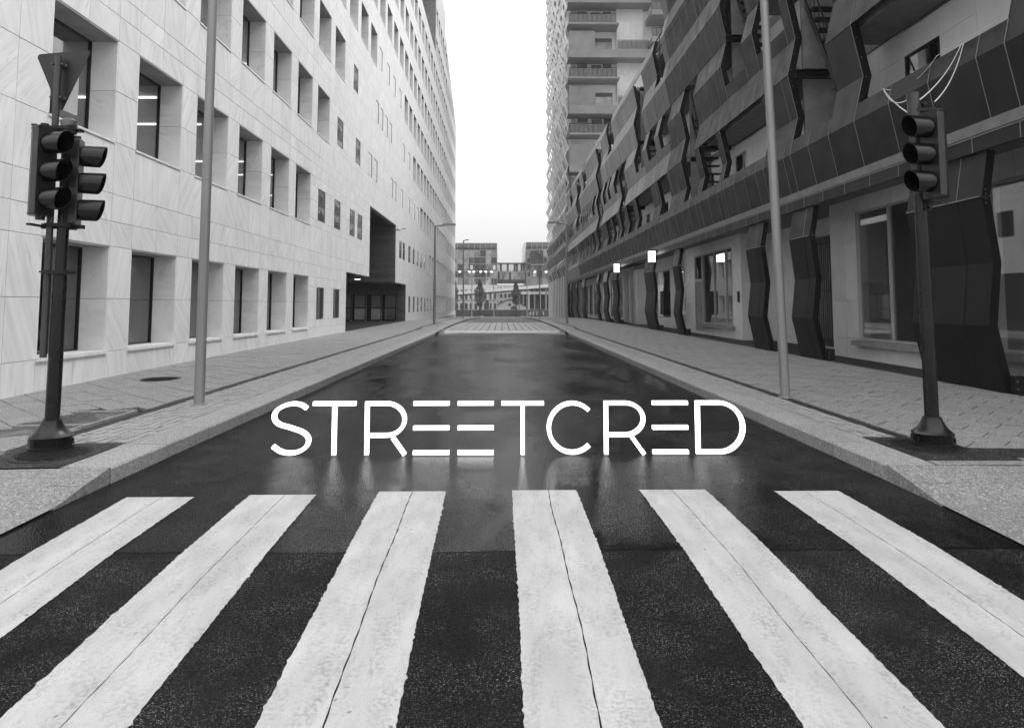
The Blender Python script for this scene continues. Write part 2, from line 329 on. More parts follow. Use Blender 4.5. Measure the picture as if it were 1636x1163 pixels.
def pl(x, xs, ys):
    if x <= xs[0]: return ys[0]
    for i in range(len(xs)-1):
        if x <= xs[i+1]: return lerp(ys[i], ys[i+1], (x-xs[i])/(xs[i+1]-xs[i]))
    return ys[-1]

# ------------------------------------------------------------------ ground profile (the street rises to a raised table, then falls away)
RY = [-6, 2.6, 4.2, 5.2, 33.6, 35.3, 52, 54, 68, 85, 109, 150]
RZ = [-.16, -.10, -.02, 0, 0, .13, .13, .10, 0, -.2, -.45, -1.05]
def road_z(y): return pl(y, RY, RZ)
KY = [-6, 2.6, 4.2, 4.98, 5.58, 31.5, 34, 36.5, 38, 60, 68, 85, 109, 150]
KZ = [-.15, -.09, -.01, .012, .13, .13, .15, .16, .25, .22, .12, -.08, -.33, -.93]
def kerb_z(y): return pl(y, KY, KZ)
LY = [-6, 2.6, 5.5, 10, 13.5, 20, 32, 52, 70, 109, 150]; LZ = [-.10, -.03, .05, .07, .11, .16, .21, .26, .10, -.36, -.95]
QY = [-6, 2.6, 5.5, 12, 19, 28, 44, 64, 80, 105, 150]; QZ = [-.10, -.02, .08, .12, .15, .19, .26, .24, .05, -.33, -.95]
def side_z(x, y):
    t = (abs(x)-3.2)/4.2; t = max(0, min(1.2, t))
    return lerp(kerb_z(y), pl(y, LY, LZ) if x < 0 else pl(y, QY, QZ), t)
def drange(a, b, st):
    n = max(1, int(round((b-a)/st))); return [a+(b-a)*i/n for i in range(n+1)]

gb = MB(); gb.poly([(-900, -400, -1.6), (900, -400, -1.6), (900, 1500, -1.6), (-900, 1500, -1.6)])
o = gb.build('ground', 'ground', kind='structure')
road = struct('road')
def strip(mb, x0, x1, ys, zf, mi=0, dz=0, thick=None):
    for a, b in zip(ys[:-1], ys[1:]):
        mb.quad((x0, a, zf(x0, a)+dz), (x1, a, zf(x1, a)+dz), (x1, b, zf(x1, b)+dz), (x0, b, zf(x0, b)+dz), mi)
rz = lambda x, y: road_z(y)
def seam_y(x): return 4.165+.010*math.sin(x*2.3)+.006*math.sin(x*7.1+1)+.004*math.sin(x*23+2)
b = MB(); strip(b, -3.2, 3.2, [4.2, 4.6, 5.2, 8, 12, 18, 26, 33.6], rz)
xs = drange(-3.2, 3.2, .05)
for a, c in zip(xs[:-1], xs[1:]): b.quad((a, seam_y(a)+.004, road_z(4.17)), (c, seam_y(c)+.004, road_z(4.17)), (c, 4.2, road_z(4.2)), (a, 4.2, road_z(4.2)))
b.build('wet_asphalt', 'asphalt_wet', road)
b = MB(); strip(b, -3.2, 3.2, [-6, 0, 2.6, 3.4, 4.14], rz)
for a, c in zip(xs[:-1], xs[1:]): b.quad((a, 4.14, road_z(4.14)), (c, 4.14, road_z(4.14)), (c, seam_y(c)-.004, road_z(4.16)), (a, seam_y(a)-.004, road_z(4.16)))
b.build('rough_asphalt', 'asphalt_damp', road)
b = MB(); strip(b, -3.2, 3.2, [4.12, 4.20], rz, dz=-.008); b.build('asphalt_joint', 'joint', road)
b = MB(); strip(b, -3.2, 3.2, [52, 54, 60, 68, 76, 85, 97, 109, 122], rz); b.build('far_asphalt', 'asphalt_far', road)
b = MB()
for a, c in ((119, 137),):
    b.quad((-60, a, road_z(a)-.02), (60, a, road_z(a)-.02), (60, c, road_z(c)), (-60, c, road_z(c)))
b.build('cross_street', 'setts_table', road)
# raised table: a pale ramp of granite, then rows of slabs with open joints
b = MB(); strip(b, -2.9, 2.9, [34.3, 35.3], rz, dz=.004); b.build('granite_ramp', 'ramp_stone', road)
b = MB(); strip(b, -3.2, 3.2, [33.6, 35.3], rz, dz=-.004); b.build('ramp_bed', 'asphalt_far', road)
b = MB(); strip(b, -3.2, 3.2, [35.3, 44, 52], rz, dz=-.03); b.build('table_bed', 'joint', road)
def slab_box(mb, x0, x1, y0, y1, zf, h=.05, mi=0, lift=0.0):
    B = [(x0, y0), (x1, y0), (x1, y1), (x0, y1)]
    mb.prism([(x, y, zf(x, y)-h) for x, y in B], [(x, y, zf(x, y)+lift) for x, y in B], mi)
allp = []
y = 35.32
while y < 52:
    nx = 16
    for i in range(nx):
        x0 = -3.1+6.2*i/nx; allp.append((x0+.018, x0+6.2/nx-.018, y+.015, y+.77-.015))
    y += .77
for p_ in allp[:300]:
    m_ = MB(); slab_box(m_, *p_, rz, lift=random.uniform(-.004, .004)); m_.build('slab', 'setts_table', road)
m_ = MB()
for p_ in allp[300:]: slab_box(m_, *p_, rz)
m_.build('slabs_farther', 'setts_table', road, kind='stuff')

# crosswalk: 6 white bars of two laid halves with a crack between them, frayed at the edges
def frayed(x0, x1, y0, y1, wl, wr, seed):
    rr = random.Random(seed); n = 200; L_ = []; R_ = []
    ph = rr.uniform(0, 6)
    for i in range(n+1):
        y = lerp(y0, y1, i/n)
        jl = .0025*math.sin(y*3+ph)*wl + rr.uniform(-.0035, .0035)*wl; jr = .0025*math.sin(y*2.3+ph+2)*wr + rr.uniform(-.0035, .0035)*wr
        if rr.random() < .04: jl -= .007*wl
        if rr.random() < .04: jr += .007*wr
        L_.append((x0+jl, y)); R_.append((x1+jr, y))
    return L_, R_
for k, (xa, xc, xb, ye) in enumerate([(-2.325, -2.05, -1.86, 5.25), (-1.89, 0, 0, 0), ] and
        [(-2.80, -2.53, -2.30, 5.26), (-1.90, -1.64, -1.40, 5.31), (-.94, -.69, -.43, 5.39), (.08, .36, .58, 5.41), (1.07, 1.32, 1.58, 5.41), (2.10, 2.34, 2.60, 5.36)]):
    mb = MB(); ph = random.uniform(0, 6)
    lo, mid = frayed(xa, xc, 1.0, ye, 1, .0, k*3+1); mi2, hi = frayed(xc, xb, 1.0, ye-.006, .0, 1, k*3+2)
    n = len(lo)
    def crk(y): 
        return xc + .005*math.sin(y*2.1+ph) + .003*math.sin(y*5.7+ph*2) + .0012*math.sin(y*31)
    wd = [(.0028 if k in (2, 3) else .0018)*(0.6+.8*abs(math.sin(i*.37+k))) for i in range(n)]
    Z = lambda y, e=.004: road_z(y)+e
    sh = (.05, .045, .045, .005, .03, .04)[k]
    so = lambda yy: sh*(5.35-yy)/2.75
    lo = [(x+so(y), y) for x, y in lo]; hi = [(x+so(y), y) for x, y in hi]
    crk0 = crk; crk = lambda yy: crk0(yy)+so(yy)
    for i in range(n-1):
        for (A, B_) in ((i, i+1),):
            ya, yb = lo[A][1], lo[B_][1]
            mb.quad((lo[A][0], ya, Z(ya)), (crk(ya)-wd[A], ya, Z(ya)), (crk(yb)-wd[B_], yb, Z(yb)), (lo[B_][0], yb, Z(yb)))
            mb.quad((crk(ya)+wd[A], ya, Z(ya)), (hi[A][0], ya, Z(ya)), (hi[B_][0], yb, Z(yb)), (crk(yb)+wd[B_], yb, Z(yb)))
    mb.build('crosswalk_stripe', 'paint', road)

# ------------------------------------------------------------------ pavements
def clip(poly, x0, x1, y0, y1):
    for ax, lim, sg in ((0, x0, 1), (0, x1, -1), (1, y0, 1), (1, y1, -1)):
        out = []
        for i in range(len(poly)):
            a, c = poly[i-1], poly[i]; da = (a[ax]-lim)*sg; dc = (c[ax]-lim)*sg
            if da >= 0: out.append(a)
            if (da >= 0) != (dc >= 0):
                t = da/(da-dc); out.append((a[0]+(c[0]-a[0])*t, a[1]+(c[1]-a[1])*t))
        poly = out
        if len(poly) < 3: return []
    return poly
def area(p): return abs(sum(p[i-1][0]*p[i][1]-p[i][0]*p[i-1][1] for i in range(len(p))))/2
def pavement(sg):
    P = struct('pavement_left' if sg < 0 else 'pavement_right')
    E = 3.15; zf = side_z
    ch0, ch1 = (4.36, 4.52) if sg < 0 else (3.94, 4.08)
    outer = 7.33 if sg < 0 else 7.62
    X = lambda a: a*sg
    # bed under everything
    b = MB(); ys = [5.62, 8, 12, 20, 32, 34, 36, 38, 52, 60, 68, 85, 109, 130]
    for x0, x1 in ((3.17, ch0), (ch0, ch1), (ch1, outer)):
        strip(b, X(x0), X(x1), ys, zf, dz=-.035)
    b.build('bed', 'joint', P)
    # corner apron: rough stone, level with the crossing
    b = MB()
    for xs in ((E+.3, 3.6), (3.6, 5), (5, 7), (7, 9), (9, 14)):
        strip(b, X(xs[0]), X(xs[1]), [-6, 0, 2.6, 4.2, 4.98, 5.3, 5.66], zf)
    strip(b, X(E), X(E+.3), [-6, 0, 2.6, 4.2, 4.96], zf)
    b.build('corner_slope', 'apron', P)
    b = MB(); strip(b, X(E), X(E+.0), [4.98], zf) if False else None
    # kerb stones
    y = 5.66; first = True
    st = MB(); prev = 4.98
    for (a, c, za, zc) in ((4.962, 5.296, .008, .072), (5.30, 5.655, .074, .132)):
        mb = MB(); mb.prism([(X(E), a, -.1), (X(E+.299), a, -.1), (X(E+.299), c, -.1), (X(E), c, -.1)], [(X(E), a, za), (X(E+.299), a, za+.003), (X(E+.299), c, zc+.003), (X(E), c, zc)])
        mb.build('kerb_stone', 'apron', P)
    while y < 118:
        L_ = .93 if y < 34 else (1.0 if y < 60 else 3)
        if not (31.9 < y < 36.2):
            m_ = MB(); a, c = y+.007, y+L_-.007; j = random.uniform(-.004, .004)
            xo = E+j; xi = E+.30; lip = .014
            prof = lambda yy: [(X(xi), yy, -.3 if yy > 60 else -.1), (X(xo), yy, road_z(yy)-.12), (X(xo), yy, kerb_z(yy)-lip), (X(xo+lip), yy, kerb_z(yy)), (X(xi), yy, kerb_z(yy)+.001)]
            m_.prism(prof(a), prof(c)); m_.build('kerb_stone', 'kerb', P)
        y += L_
    b = MB(); strip(b, X(E), X(E+.3), [31.9, 33, 34.5, 36.2], lambda x, yy: kerb_z(yy)); b.build('dropped_kerb', 'kerb', P)
    # thin granite row behind the kerb
    y = 5.68
    b = MB()
    while y < 60:
        slab_box(b, X(E+.308), X(E+.42), y+.004, y+.7-.004, zf, .04); y += .7
    b.build('edging_row', 'kerb', P, kind='stuff')
    # small setts
    se = []; y = 6.72; row = 0
    while y < 48:
        d = .105; nx = int((ch0-.01-(E+.43))/.105)
        wdt = (ch0-.01-(E+.43))/nx
        for i in range(nx):
            x0 = E+.43+wdt*i; oy = (i % 2)*.05
            se.append((X(x0+.007), X(x0+wdt-.007), y+oy+.006, y+oy+d*1.35-.006))
        y += d*1.35
    for p_ in se[:300]:
        m_ = MB(); slab_box(m_, *p_, zf, .04, lift=random.uniform(-.004, .003)); m_.build('sett', 'sett', P)
    m_ = MB()
    for p_ in se[300:]: slab_box(m_, *p_, zf, .04, lift=random.uniform(-.004, .003))
    m_.build('setts_farther', 'sett', P, kind='stuff')
    b = MB(); strip(b, X(E+.43), X(ch0), [48, 52, 60, 68, 85, 109, 118], zf); b.build('far_setts_band', 'sett', P)
    # drain channel
    b = MB()
    y = 6.7
    strip(b, X(ch0), X(ch1), [6.7, 8, 12, 20, 32, 34, 36, 38, 52, 60, 68, 85, 109, 118], zf, dz=-.008); b.build('drain_channel', 'channel', P)
    # diagonal slabs
    ang = R(45)*sg; U = Vector((math.cos(ang), math.sin(ang))); V = Vector((-U.y, U.x)); s1, s2 = .36, (.62 if sg < 0 else .48)
    x_lo, x_hi = sorted((X(ch1+.008), X(outer))); tiles = []
    C0 = Vector((X(5.7), 20))
    hole = (-5.47, -4.62, 6.95, 8.80) if sg < 0 else None
    for i in range(-110, 111):
        for j in range(-90, 91):
            if sg > 0: c = C0 + V*(s2*(i+.5*(j % 2))) + U*(s1*j); hw, hh = s1/2-.0015, s2/2-.006
            else: c = C0 + U*(s2*(i*.5 if False else i)+ (s2*.5 if j % 2 else 0)) + V*(s1*j); hw, hh = s2/2-.004, s1/2-.006
            if not (x_lo-.5 < c.x < x_hi+.5 and 5.2 < c.y < 34): continue
            pg = [tuple(c + U*a*hw + V*d*hh) for a, d in ((-1, -1), (1, -1), (1, 1), (-1, 1))]
            yb = 5.70 if sg > 0 and False else 6.36
            pg = clip(pg, x_lo, x_hi, yb, 33.5)
            if len(pg) < 3 or area(pg) < .004: continue
            if hole and hole[0]-.02 < c.x < hole[1]+.02 and hole[2]-.02 < c.y < hole[3]+.02: continue
            tiles.append((c.length, pg))
    tiles.sort(key=lambda t: t[0]); st = MB()
    for k, (d, pg) in enumerate(tiles):
        l = random.uniform(-.003, .003); m_ = MB() if k < 300 else st
        m_.prism([(x, y, zf(x, y)-.04) for x, y in pg], [(x, y, zf(x, y)+l) for x, y in pg])
        if k < 300: m_.build('paver', 'paver', P)
    st.build('pavers_farther', 'paver', P, kind='stuff')
    b = MB(); strip(b, X(ch1), X(outer), [33.5, 36, 38, 44, 52, 60, 68, 85, 109, 118], zf); b.build('far_paving', 'paver', P)
    # dark strip beside the kerb corner, with the post's cover plate
    return P
PL_ = pavement(-1); PR_ = pavement(1)

def dark_square(sg):
    X = lambda a: a*sg; P = PL_ if sg < 0 else PR_
    x0, x1, y0, y1 = (3.58, 4.46, 5.70, 6.68) if sg < 0 else (3.58, 4.44, 5.84, 6.86)
    b = MB(); strip(b, X(x0), X(x1), [y0, y1], side_z, dz=.002); b.build('dark_plate', 'channel', P)
    b = MB(); strip(b, X(x1+.005), X(13.5), [5.68, 6.02] if sg < 0 else [5.97, 6.33], side_z, dz=.003); b.build('tactile_strip', 'channel', P)
    b = MB()
    if sg > 0:
        strip(b, X(3.585), X(13.5), [5.67, 5.83], side_z, dz=.0); strip(b, X(x1+.01), X(13.5), [5.83, 5.96], side_z)
    strip(b, X(x1+.01), X(13.5), [6.03 if sg < 0 else 6.34, 6.35], side_z, dz=-.002); b.build('granite_border', 'apron', P)
    b = MB(); slab_box(b, X(3.462), X(3.57), y0, y1+.0, side_z, .04); b.build('edging_stone', 'kerb', P)
    # outer pavement beyond the wall line (side street)
dark_square(-1); dark_square(1)

def cover(loc, r, label):
    t = thing('manhole_cover', label, 'manhole cover', loc)
    b = MB(); b.lathe([(r, -.02), (r, .004), (r-.03, .006), (r-.032, .001), (.02, .001)], loc[0], loc[1], 36)
    for v in range(len(b.v)): b.v[v] = (b.v[v][0], b.v[v][1], b.v[v][2]+loc[2])
    b.build('ring', 'iron', t)
    b = MB(); n = int(r/.035)
    for i in range(-n, n+1):
        for j in range(-n, n+1):
            x, y = i*.034, j*.034
            if x*x+y*y < (r-.06)**2: b.box(loc[0]+x-.009, loc[0]+x+.009, loc[1]+y-.009, loc[1]+y+.009, loc[2], loc[2]+.007)
    b.build('studs', 'iron', t, kind='stuff')
    return t
cover((-3.95, 6.20, side_z(-3.95, 6.2)+.003), .34, 'round iron manhole cover under the left traffic light post')
cover((3.93, 6.42, side_z(3.93, 6.42)+.003), .34, 'round iron manhole cover under the right traffic light post')
cover((-6.13, 12.5, side_z(-6.13, 12.5)+.006), .33, 'round grated manhole cover on the left pavement by the marble wall')
t = thing('service_pit_cover', 'long dark wet service cover sunk in left pavement near the traffic light', 'pit cover', (-5.05, 7.9, side_z(-5.05, 7.9)))
b = MB()
strip(b, -5.45, -4.64, [6.97, 7.8], side_z, dz=-.012); strip(b, -5.45, -4.64, [7.84, 8.78], side_z, dz=-.012); b.build('plate', 'wet_plate', t)
b = MB()
for (x0, x1, y0, y1) in ((-5.5, -5.45, 6.93, 8.83), (-4.64, -4.60, 6.93, 8.83), (-5.45, -4.64, 8.78, 8.83), (-5.45, -4.64, 7.80, 7.84), (-5.45, -4.64, 6.93, 6.97)):
    slab_box(b, x0, x1, y0, y1, side_z, .04, lift=.004)
b.build('frame', 'kerb', t)

# ------------------------------------------------------------------ cladding of rectangular slabs on a wall x = const
def clad(parent, X, out, rects, name, matn, thick=.04, gap=.004, limit=300):
    """rects (y0,y1,z0,z1); slab face at X, body behind it. nearest ones are parts, the rest one part"""
    rects = sorted(rects, key=lambda r: math.hypot((r[0]+r[1])/2, (r[2]+r[3])/2-1.4, X)); cache = {}; st = MB()
    for k, (y0, y1, z0, z1) in enumerate(rects):
        if y1-y0 < .03 or z1-z0 < .03: continue
        if k < limit:
            key = (round(y1-y0, 2), round(z1-z0, 2))
            if key not in cache:
                m_ = MB(); d, h = y1-y0, z1-z0; bv = .004; s = -out
                ring = lambda x, e: [(x, e, e), (x, d-e, e), (x, d-e, h-e), (x, e, h-e)]
                A, B_, C_ = ring(s*thick, gap), ring(s*bv, gap), ring(0, gap+bv)
                m_.prism(A, B_); m_.f.pop(1); m_.m.pop(1)
                i = len(m_.v); m_.v += C_
                for q in range(4): m_.f.append((4+q, 4+(q+1) % 4, i+(q+1) % 4, i+q)); m_.m.append(0)
                m_.f.append((i, i+1, i+2, i+3)); m_.m.append(0)
                cache[key] = m_.mesh(name, matn)
            jit = random.uniform(-.0015, .0015)
            inst(name, cache[key], (X+jit, y0, z0), parent)
        else:
            st.box(X, X-out*thick, y0+gap, y1-gap, z0+gap, z1-gap)
    if st.f: st.build(name+'s_farther', matn, parent, kind='stuff')

# ------------------------------------------------------------------ left: marble office building
OX = -7.3
office = thing('office_building', 'long white marble office building with deep square windows along the left pavement', 'building', (OX, 10, 0))
P0, PITCH, WW = 10.89, 2.622, 1.89
SILL = [.58, 4.50, 8.24, 11.76, 15.27, 18.72, 22.15, 25.6, 29.05, 32.5]; WH = 1.95
small = {0: [(27, 28.16), (29.68, 30.84)] + [(y, y+1.1) for y in (53.5, 56.2, 58.9, 61.5, 64.3, 66.9, 69.6)],
         1: [(26.94, 28.09), (29.57, 30.73), (32.59, 33.75), (34.34, 35.55), (48.4, 49.6), (50.1, 51.3), (53.1, 54.4), (55.7, 56.9), (58.4, 59.6), (61, 62.1), (63.8, 64.9)],
         2: [(29.83, 31), (33.64, 34.8), (36.83, 37.98), (38.45, 39.6), (44.15, 45.32), (45.6, 46.8), (48.82, 50), (52.6, 53.7), (55.7, 56.8), (58.2, 59.4)],
         3: [(32.92, 34), (38.83, 39.8), (40.35, 41.28), (41.96, 43), (43.58, 44.64), (49.36, 50.5), (52.4, 53.6)],
         4: [(39.67, 40.75), (42.39, 43.5), (44.85, 45.9), (47.48, 48.6)]}
deep_rng = {0: [(0, 6), (24, 30)], 1: [(0, 6), (22, 30)], 2: [(-1, 7), (19, 30)], 3: [(-1, 8), (17, 30)], 4: [(-1, 11), (15, 30)]}
def deep_cols(r):
    out = []
    for a, b_ in deep_rng.get(r, [(-1, 30)]): out += list(range(a, b_))
    return out
WIN = {}     # row -> list of (y0,y1,z0,z1,type)
YEND, YBEG = 106.4, 6.0
NOTCH = (58.5, 73.3, 29.3, 36.2)
for r, s in enumerate(SILL):
    L_ = []
    for k in deep_cols(r):
        y0 = P0+PITCH*k
        L_.append((y0, y0+WW, s, s+WH, 'D'))
    for a, c in small.get(r, []): L_.append((a, c, s+.28, s+1.58, 'S'))
    for q in range(12):
        y0 = 89.6+q*1.4
        if y0 < YEND-1.2: L_.append((y0, y0+.62, s+.05, s+1.9, 'N'))
    if r in (8, 9): L_ = [t_ for t_ in L_ if not (t_[1] > NOTCH[0]-1 and t_[0] < NOTCH[1]+.3)]
    WIN[r] = sorted(L_)
def roof(y): return 40.0 if y < 81 else (38.9 if y < 85.4 else (35.9 if y < 88.5 else lerp(35.2, 29.6, (y-88.5)/18)))
def ztop_seen(y): return 1.43+.475*(y+3)+1.5
def subtract(segs, holes):
    out = []
    for a, c in segs:
        cur = [(a, c)]
        for h0, h1 in holes:
            nx = []
            for p, q in cur:
                if h1 <= p or h0 >= q: nx.append((p, q)); continue
                if h0 > p: nx.append((p, h0))
                if h1 < q: nx.append((h1, q))
            cur = nx
        out += cur
    return out
def seams(a, c):
    """vertical joints on the window module inside (a, c)"""
    xs = []
    k = int((a-P0)/PITCH)-2
    while P0+k*PITCH < c+3:
        y = P0+k*PITCH
        for s_ in (y, y+WW/2, y+WW): xs.append(s_)
        k += 1
    xs = [x for x in xs if a+.12 < x < c-.12]
    return [a]+xs+[c]
def ent_holes(z0, z1):
    h = []
    zm = (z0+z1)/2
    if zm < 3.0: h.append((32.1, 52.05))
    elif zm < 6.93: h.append((37.6, 46.85))
    if NOTCH[2] < zm < NOTCH[3]: h.append((NOTCH[0], NOTCH[1]))
    return h
rects = []; wall = MB()
def emit(y0, y1, z0, z1, split_z=True, holes=()):
    for a, c in subtract([(y0, y1)], list(holes)+ent_holes(z0, z1)):
        z1c = z1
        wall.box(OX-.045, OX-.30, a, c, z0, z1c)
        sm = seams(a, c)
        for p, q in zip(sm[:-1], sm[1:]):
            if z0 > ztop_seen(q) or z0 > roof((p+q)/2): continue
            rects.append((p, q, z0, min(z1, roof((p+q)/2))))
rows_z = []
for r, s in enumerate(SILL):
    zm = s+WH*.5
    hs = [(w_[0], w_[1]) for w_ in WIN[r] if w_[4] != 'S']
    # deep band, split at mid height; small windows need their own z cuts in their stretch of the wall
    smalls = [w_ for w_ in WIN[r] if w_[4] == 'S']
    for (za, zb) in ((s, s+.28), (s+.28, zm), (zm, s+1.58), (s+1.58, s+WH)):
        if za >= zb: continue
        sh = [(w_[0], w_[1]) for w_ in smalls if w_[2]-.01 <= za and zb <= w_[3]+.01]
        # region with deep windows keeps only the mid joint
        spans = [(YBEG, YEND)]
        for a, c in subtract(spans, hs+sh+ent_holes(za, zb)):
            wall.box(OX-.045, OX-.30, a, c, za, zb)
    for a, c in subtract([(YBEG, YEND)], hs+ent_holes(s+.1, zm)):
        near_small = any(w_[0] < c and w_[1] > a for w_ in smalls)
        if not near_small or c-a < 1.0:
            for za, zb in ((s, zm), (zm, s+WH)):
                sm = seams(a, c)
                for p, q in zip(sm[:-1], sm[1:]):
                    if za < ztop_seen(q) and za < roof((p+q)/2): rects.append((p, q, za, min(zb, roof((p+q)/2))))
        else:
            sh = [(w_[0], w_[1]) for w_ in smalls if w_[0] < c and w_[1] > a]
            for za, zb, hh in ((s, s+.28, []), (s+.28, zm, sh), (zm, s+1.58, sh), (s+1.58, s+WH, [])):
                for a2, c2 in subtract([(a, c)], hh+ent_holes(za, zb)):
                    sm = seams(a2, c2) if hh == [] else [a2, c2]
                    if hh == [] : sm = seams(a2, c2)
                    for p, q in zip(sm[:-1], sm[1:]): 
                        if za < ztop_seen(q): rects.append((p, q, za, zb))
    # spandrel above
    za = s+WH; zb = SILL[r+1] if r+1 < len(SILL) else 40.0
    mid = (za+zb)/2
    cuts = [za]+([3.0] if za < 3.0 < zb else [])+([6.93] if za < 6.93 < zb else [])+[mid]+([NOTCH[2]] if za < NOTCH[2] < zb and abs(NOTCH[2]-mid) > .01 else [])+([NOTCH[3]] if za < NOTCH[3] < zb else [])+[zb]
    cuts = sorted(set(cuts))
    if r == len(SILL)-1: cuts = sorted(set(cuts+[36.2, 37.5, 38.9]))
    for c0, c1 in zip(cuts[:-1], cuts[1:]): emit(YBEG, YEND, c0, c1)
emit(YBEG, YEND, -.0, .58)
# below ground skirt
wall.box(OX-.02, OX-.30, YBEG, 32.1, -.35, 0); wall.box(OX-.02, OX-.30, 52.05, YEND, -1.2, 0)
# cut wall above the roofline: clip vertices
def cliproof(mb):
    keepf = []; keepm = []
    for i in range(0, len(mb.v), 8):
        pass
cl = []
ww = MB()
for i in range(0, len(wall.v), 8):
    xs = [v[0] for v in wall.v[i:i+8]]; ys = [v[1] for v in wall.v[i:i+8]]; zs = [v[2] for v in wall.v[i:i+8]]
    a, c, z0, z1 = min(ys), max(ys), min(zs), max(zs)
    if z0 < 29.5-.5:
        ww.box(min(xs), max(xs), a, c, z0, z1); continue
    y = a
    while y < c-1e-6:
        y2 = min(c, y+1.0); rt = roof((y+y2)/2)
        if z0 < rt: ww.box(min(xs), max(xs), y, y2, z0, min(z1, rt))
        y = y2
ww.build('wall', 'concrete', office)
clad(office, OX, 1, rects, 'marble_panel', 'marble')
# roof, back and far end
b = MB()
for a, c in ((YBEG, 81), (81, 85.4), (85.4, 88.5), (88.5, 94.5), (94.5, 100.5), (100.5, YEND)):
    b.box(OX-.3, OX-16, a, c, roof(min(c-.1, (a+c)/2))-.5, roof((a+c)/2)-.02)
b.build('roof', 'concrete', office)
b = MB(); b.box(OX-16, OX-16.3, YBEG, YEND, -1, 30); b.box(OX-.31, OX-16, YEND-.3, YEND, -1.3, 29.3); b.box(OX-.31, OX-16, YBEG, YBEG+.3, -1.3, 39.4); b.build('outer_wall', 'concrete', office)
clad_end = []
# floors and rooms seen through the panes
b = MB()
for r, s in enumerate(SILL):
    top = s+WH+.75
    if r == 0: segs = [(YBEG+.3, 31.5), (53, YEND-.4)]
    elif r == 1: segs = [(YBEG+.3, 36.9), (47.5, YEND-.4)]
    elif r >= 8: segs = [(YBEG+.3, 58), (74, YEND-.4)]
    else: segs = [(YBEG+.3, YEND-.4)]
    for a, c in segs:
        b.box(OX-.85, OX-5.5, a, c, s+WH+.35, s+WH+.7)
        b.box(OX-5.5, OX-5.6, a, c, s-.9, s+WH+.35)
b.build('floor_slab', 'interior', office)
b = MB()
for r in (1, 2, 3):
    k = -1
    while k < 12:
        y = P0+PITCH*k
        for dy in (1.2,):
            if 10 < y < 34 and (k+r) % 3 != 2: b.box(OX-1.6, OX-4.2, y+dy, y+dy+.05, SILL[r]+WH+.29, SILL[r]+WH+.33)
        k += 1
b.build('ceiling_light', 'tube', office)
# added glowing boards stand in for bright room parts behind the nearest upper windows
for k, (u0, u1, v0, v1) in ((0, (.15, .85, 1.0, 1.75)), (1, (.1, .5, .85, 1.7)), (0, (.95, 1.5, .12, .45)), (1, (1.0, 1.35, .05, .3)), (3, (.2, .7, .6, 1.5))):
    b = MB(); y = P0+PITCH*k; b.box(OX-1.5, OX-1.54, y+u0, y+u1, SILL[1]+v0, SILL[1]+v1); b.build('room_glow', 'glow_board', office)
# windows
D = .47
fm = MB(); e = .05    # deep window frame (in local coords: origin at opening corner on facade plane)
def ring_frame(mb, x0, x1, w_, h_, e, mi=0, oy=0, oz=0):
    mb.box(x0, x1, oy, oy+w_, oz, oz+e, mi); mb.box(x0, x1, oy, oy+w_, oz+h_-e, oz+h_, mi)
    mb.box(x0, x1, oy, oy+e, oz+e, oz+h_-e, mi); mb.box(x0, x1, oy+w_-e, oy+w_, oz+e, oz+h_-e, mi)
ring_frame(fm, -D-.02, -D-.08, WW, WH, .055); fm_m = fm.mesh('window', 'frame_dark')
pn = MB(); pn.box(-D-.05, -D-.062, .055, WW-.055, .055, WH-.055); pn_m = pn.mesh('pane', 'pane')
pnd_m = pn.mesh('pane', 'pane_dark')
rv = MB(); t_ = .03; mz = WH*.5
jm = []
for y0, y1 in ((0, t_), (WW-t_, WW)):
    for q0, q1 in ((t_+.001, mz-.004), (mz+.004, WH-t_)):
        rv = MB(); rv.box(-.006, -D-.02, y0+.001, y1-.001, q0, q1); jm.append(rv.mesh('jamb_panel', 'marble'))
    rv = MB(); rv.box(-.006, -D-.02, y0+.001, y1-.001, t_+.001, WH-t_); jm.append(rv.mesh('jamb_panel', 'marble'))
hd = MB(); hd.box(-.006, -D-.02, .001, WW-.001, WH-t_, WH-.001); hd_m = hd.mesh('soffit', 'concrete')
sp = MB(); sp.box(.022, -D-.02, .0, WW, -.028, .012); sp_m = sp.mesh('sill', 'marble')
spg = MB(); spg.box(.045, -D-.02, -.0, WW, -.03, .03); spg_m = spg.mesh('sill', 'marble')
bl = MB(); bl.box(-D-.14, -D-.15, .05, WW-.05, .03, WH-.03); bl_m = bl.mesh('blind', 'blind')
def small_meshes(w_, h_):
    a = MB(); ring_frame(a, -.015, -.08, w_, h_, .035); p = MB(); p.box(-.02, -.03, .035, w_-.035, .035, h_-.035); rvv = MB(); ring_frame(rvv, .004, -.013, w_, h_, .016)
    return a.mesh('window', 'frame_dark'), p.mesh('pane', 'pane_dark'), rvv.mesh('reveal', 'marble')
sm_c = {}
nwin = 0
allw = []
for r in WIN:
    for (y0, y1, z0, z1, ty) in WIN[r]:
        if y0 < YBEG+.2 or z0 > ztop_seen(y1) or z1 > roof(y1)-.3: continue
        allw.append((math.hypot(y0, z0), y0, y1, z0, z1, ty, r))
allw.sort()
far_w = MB()
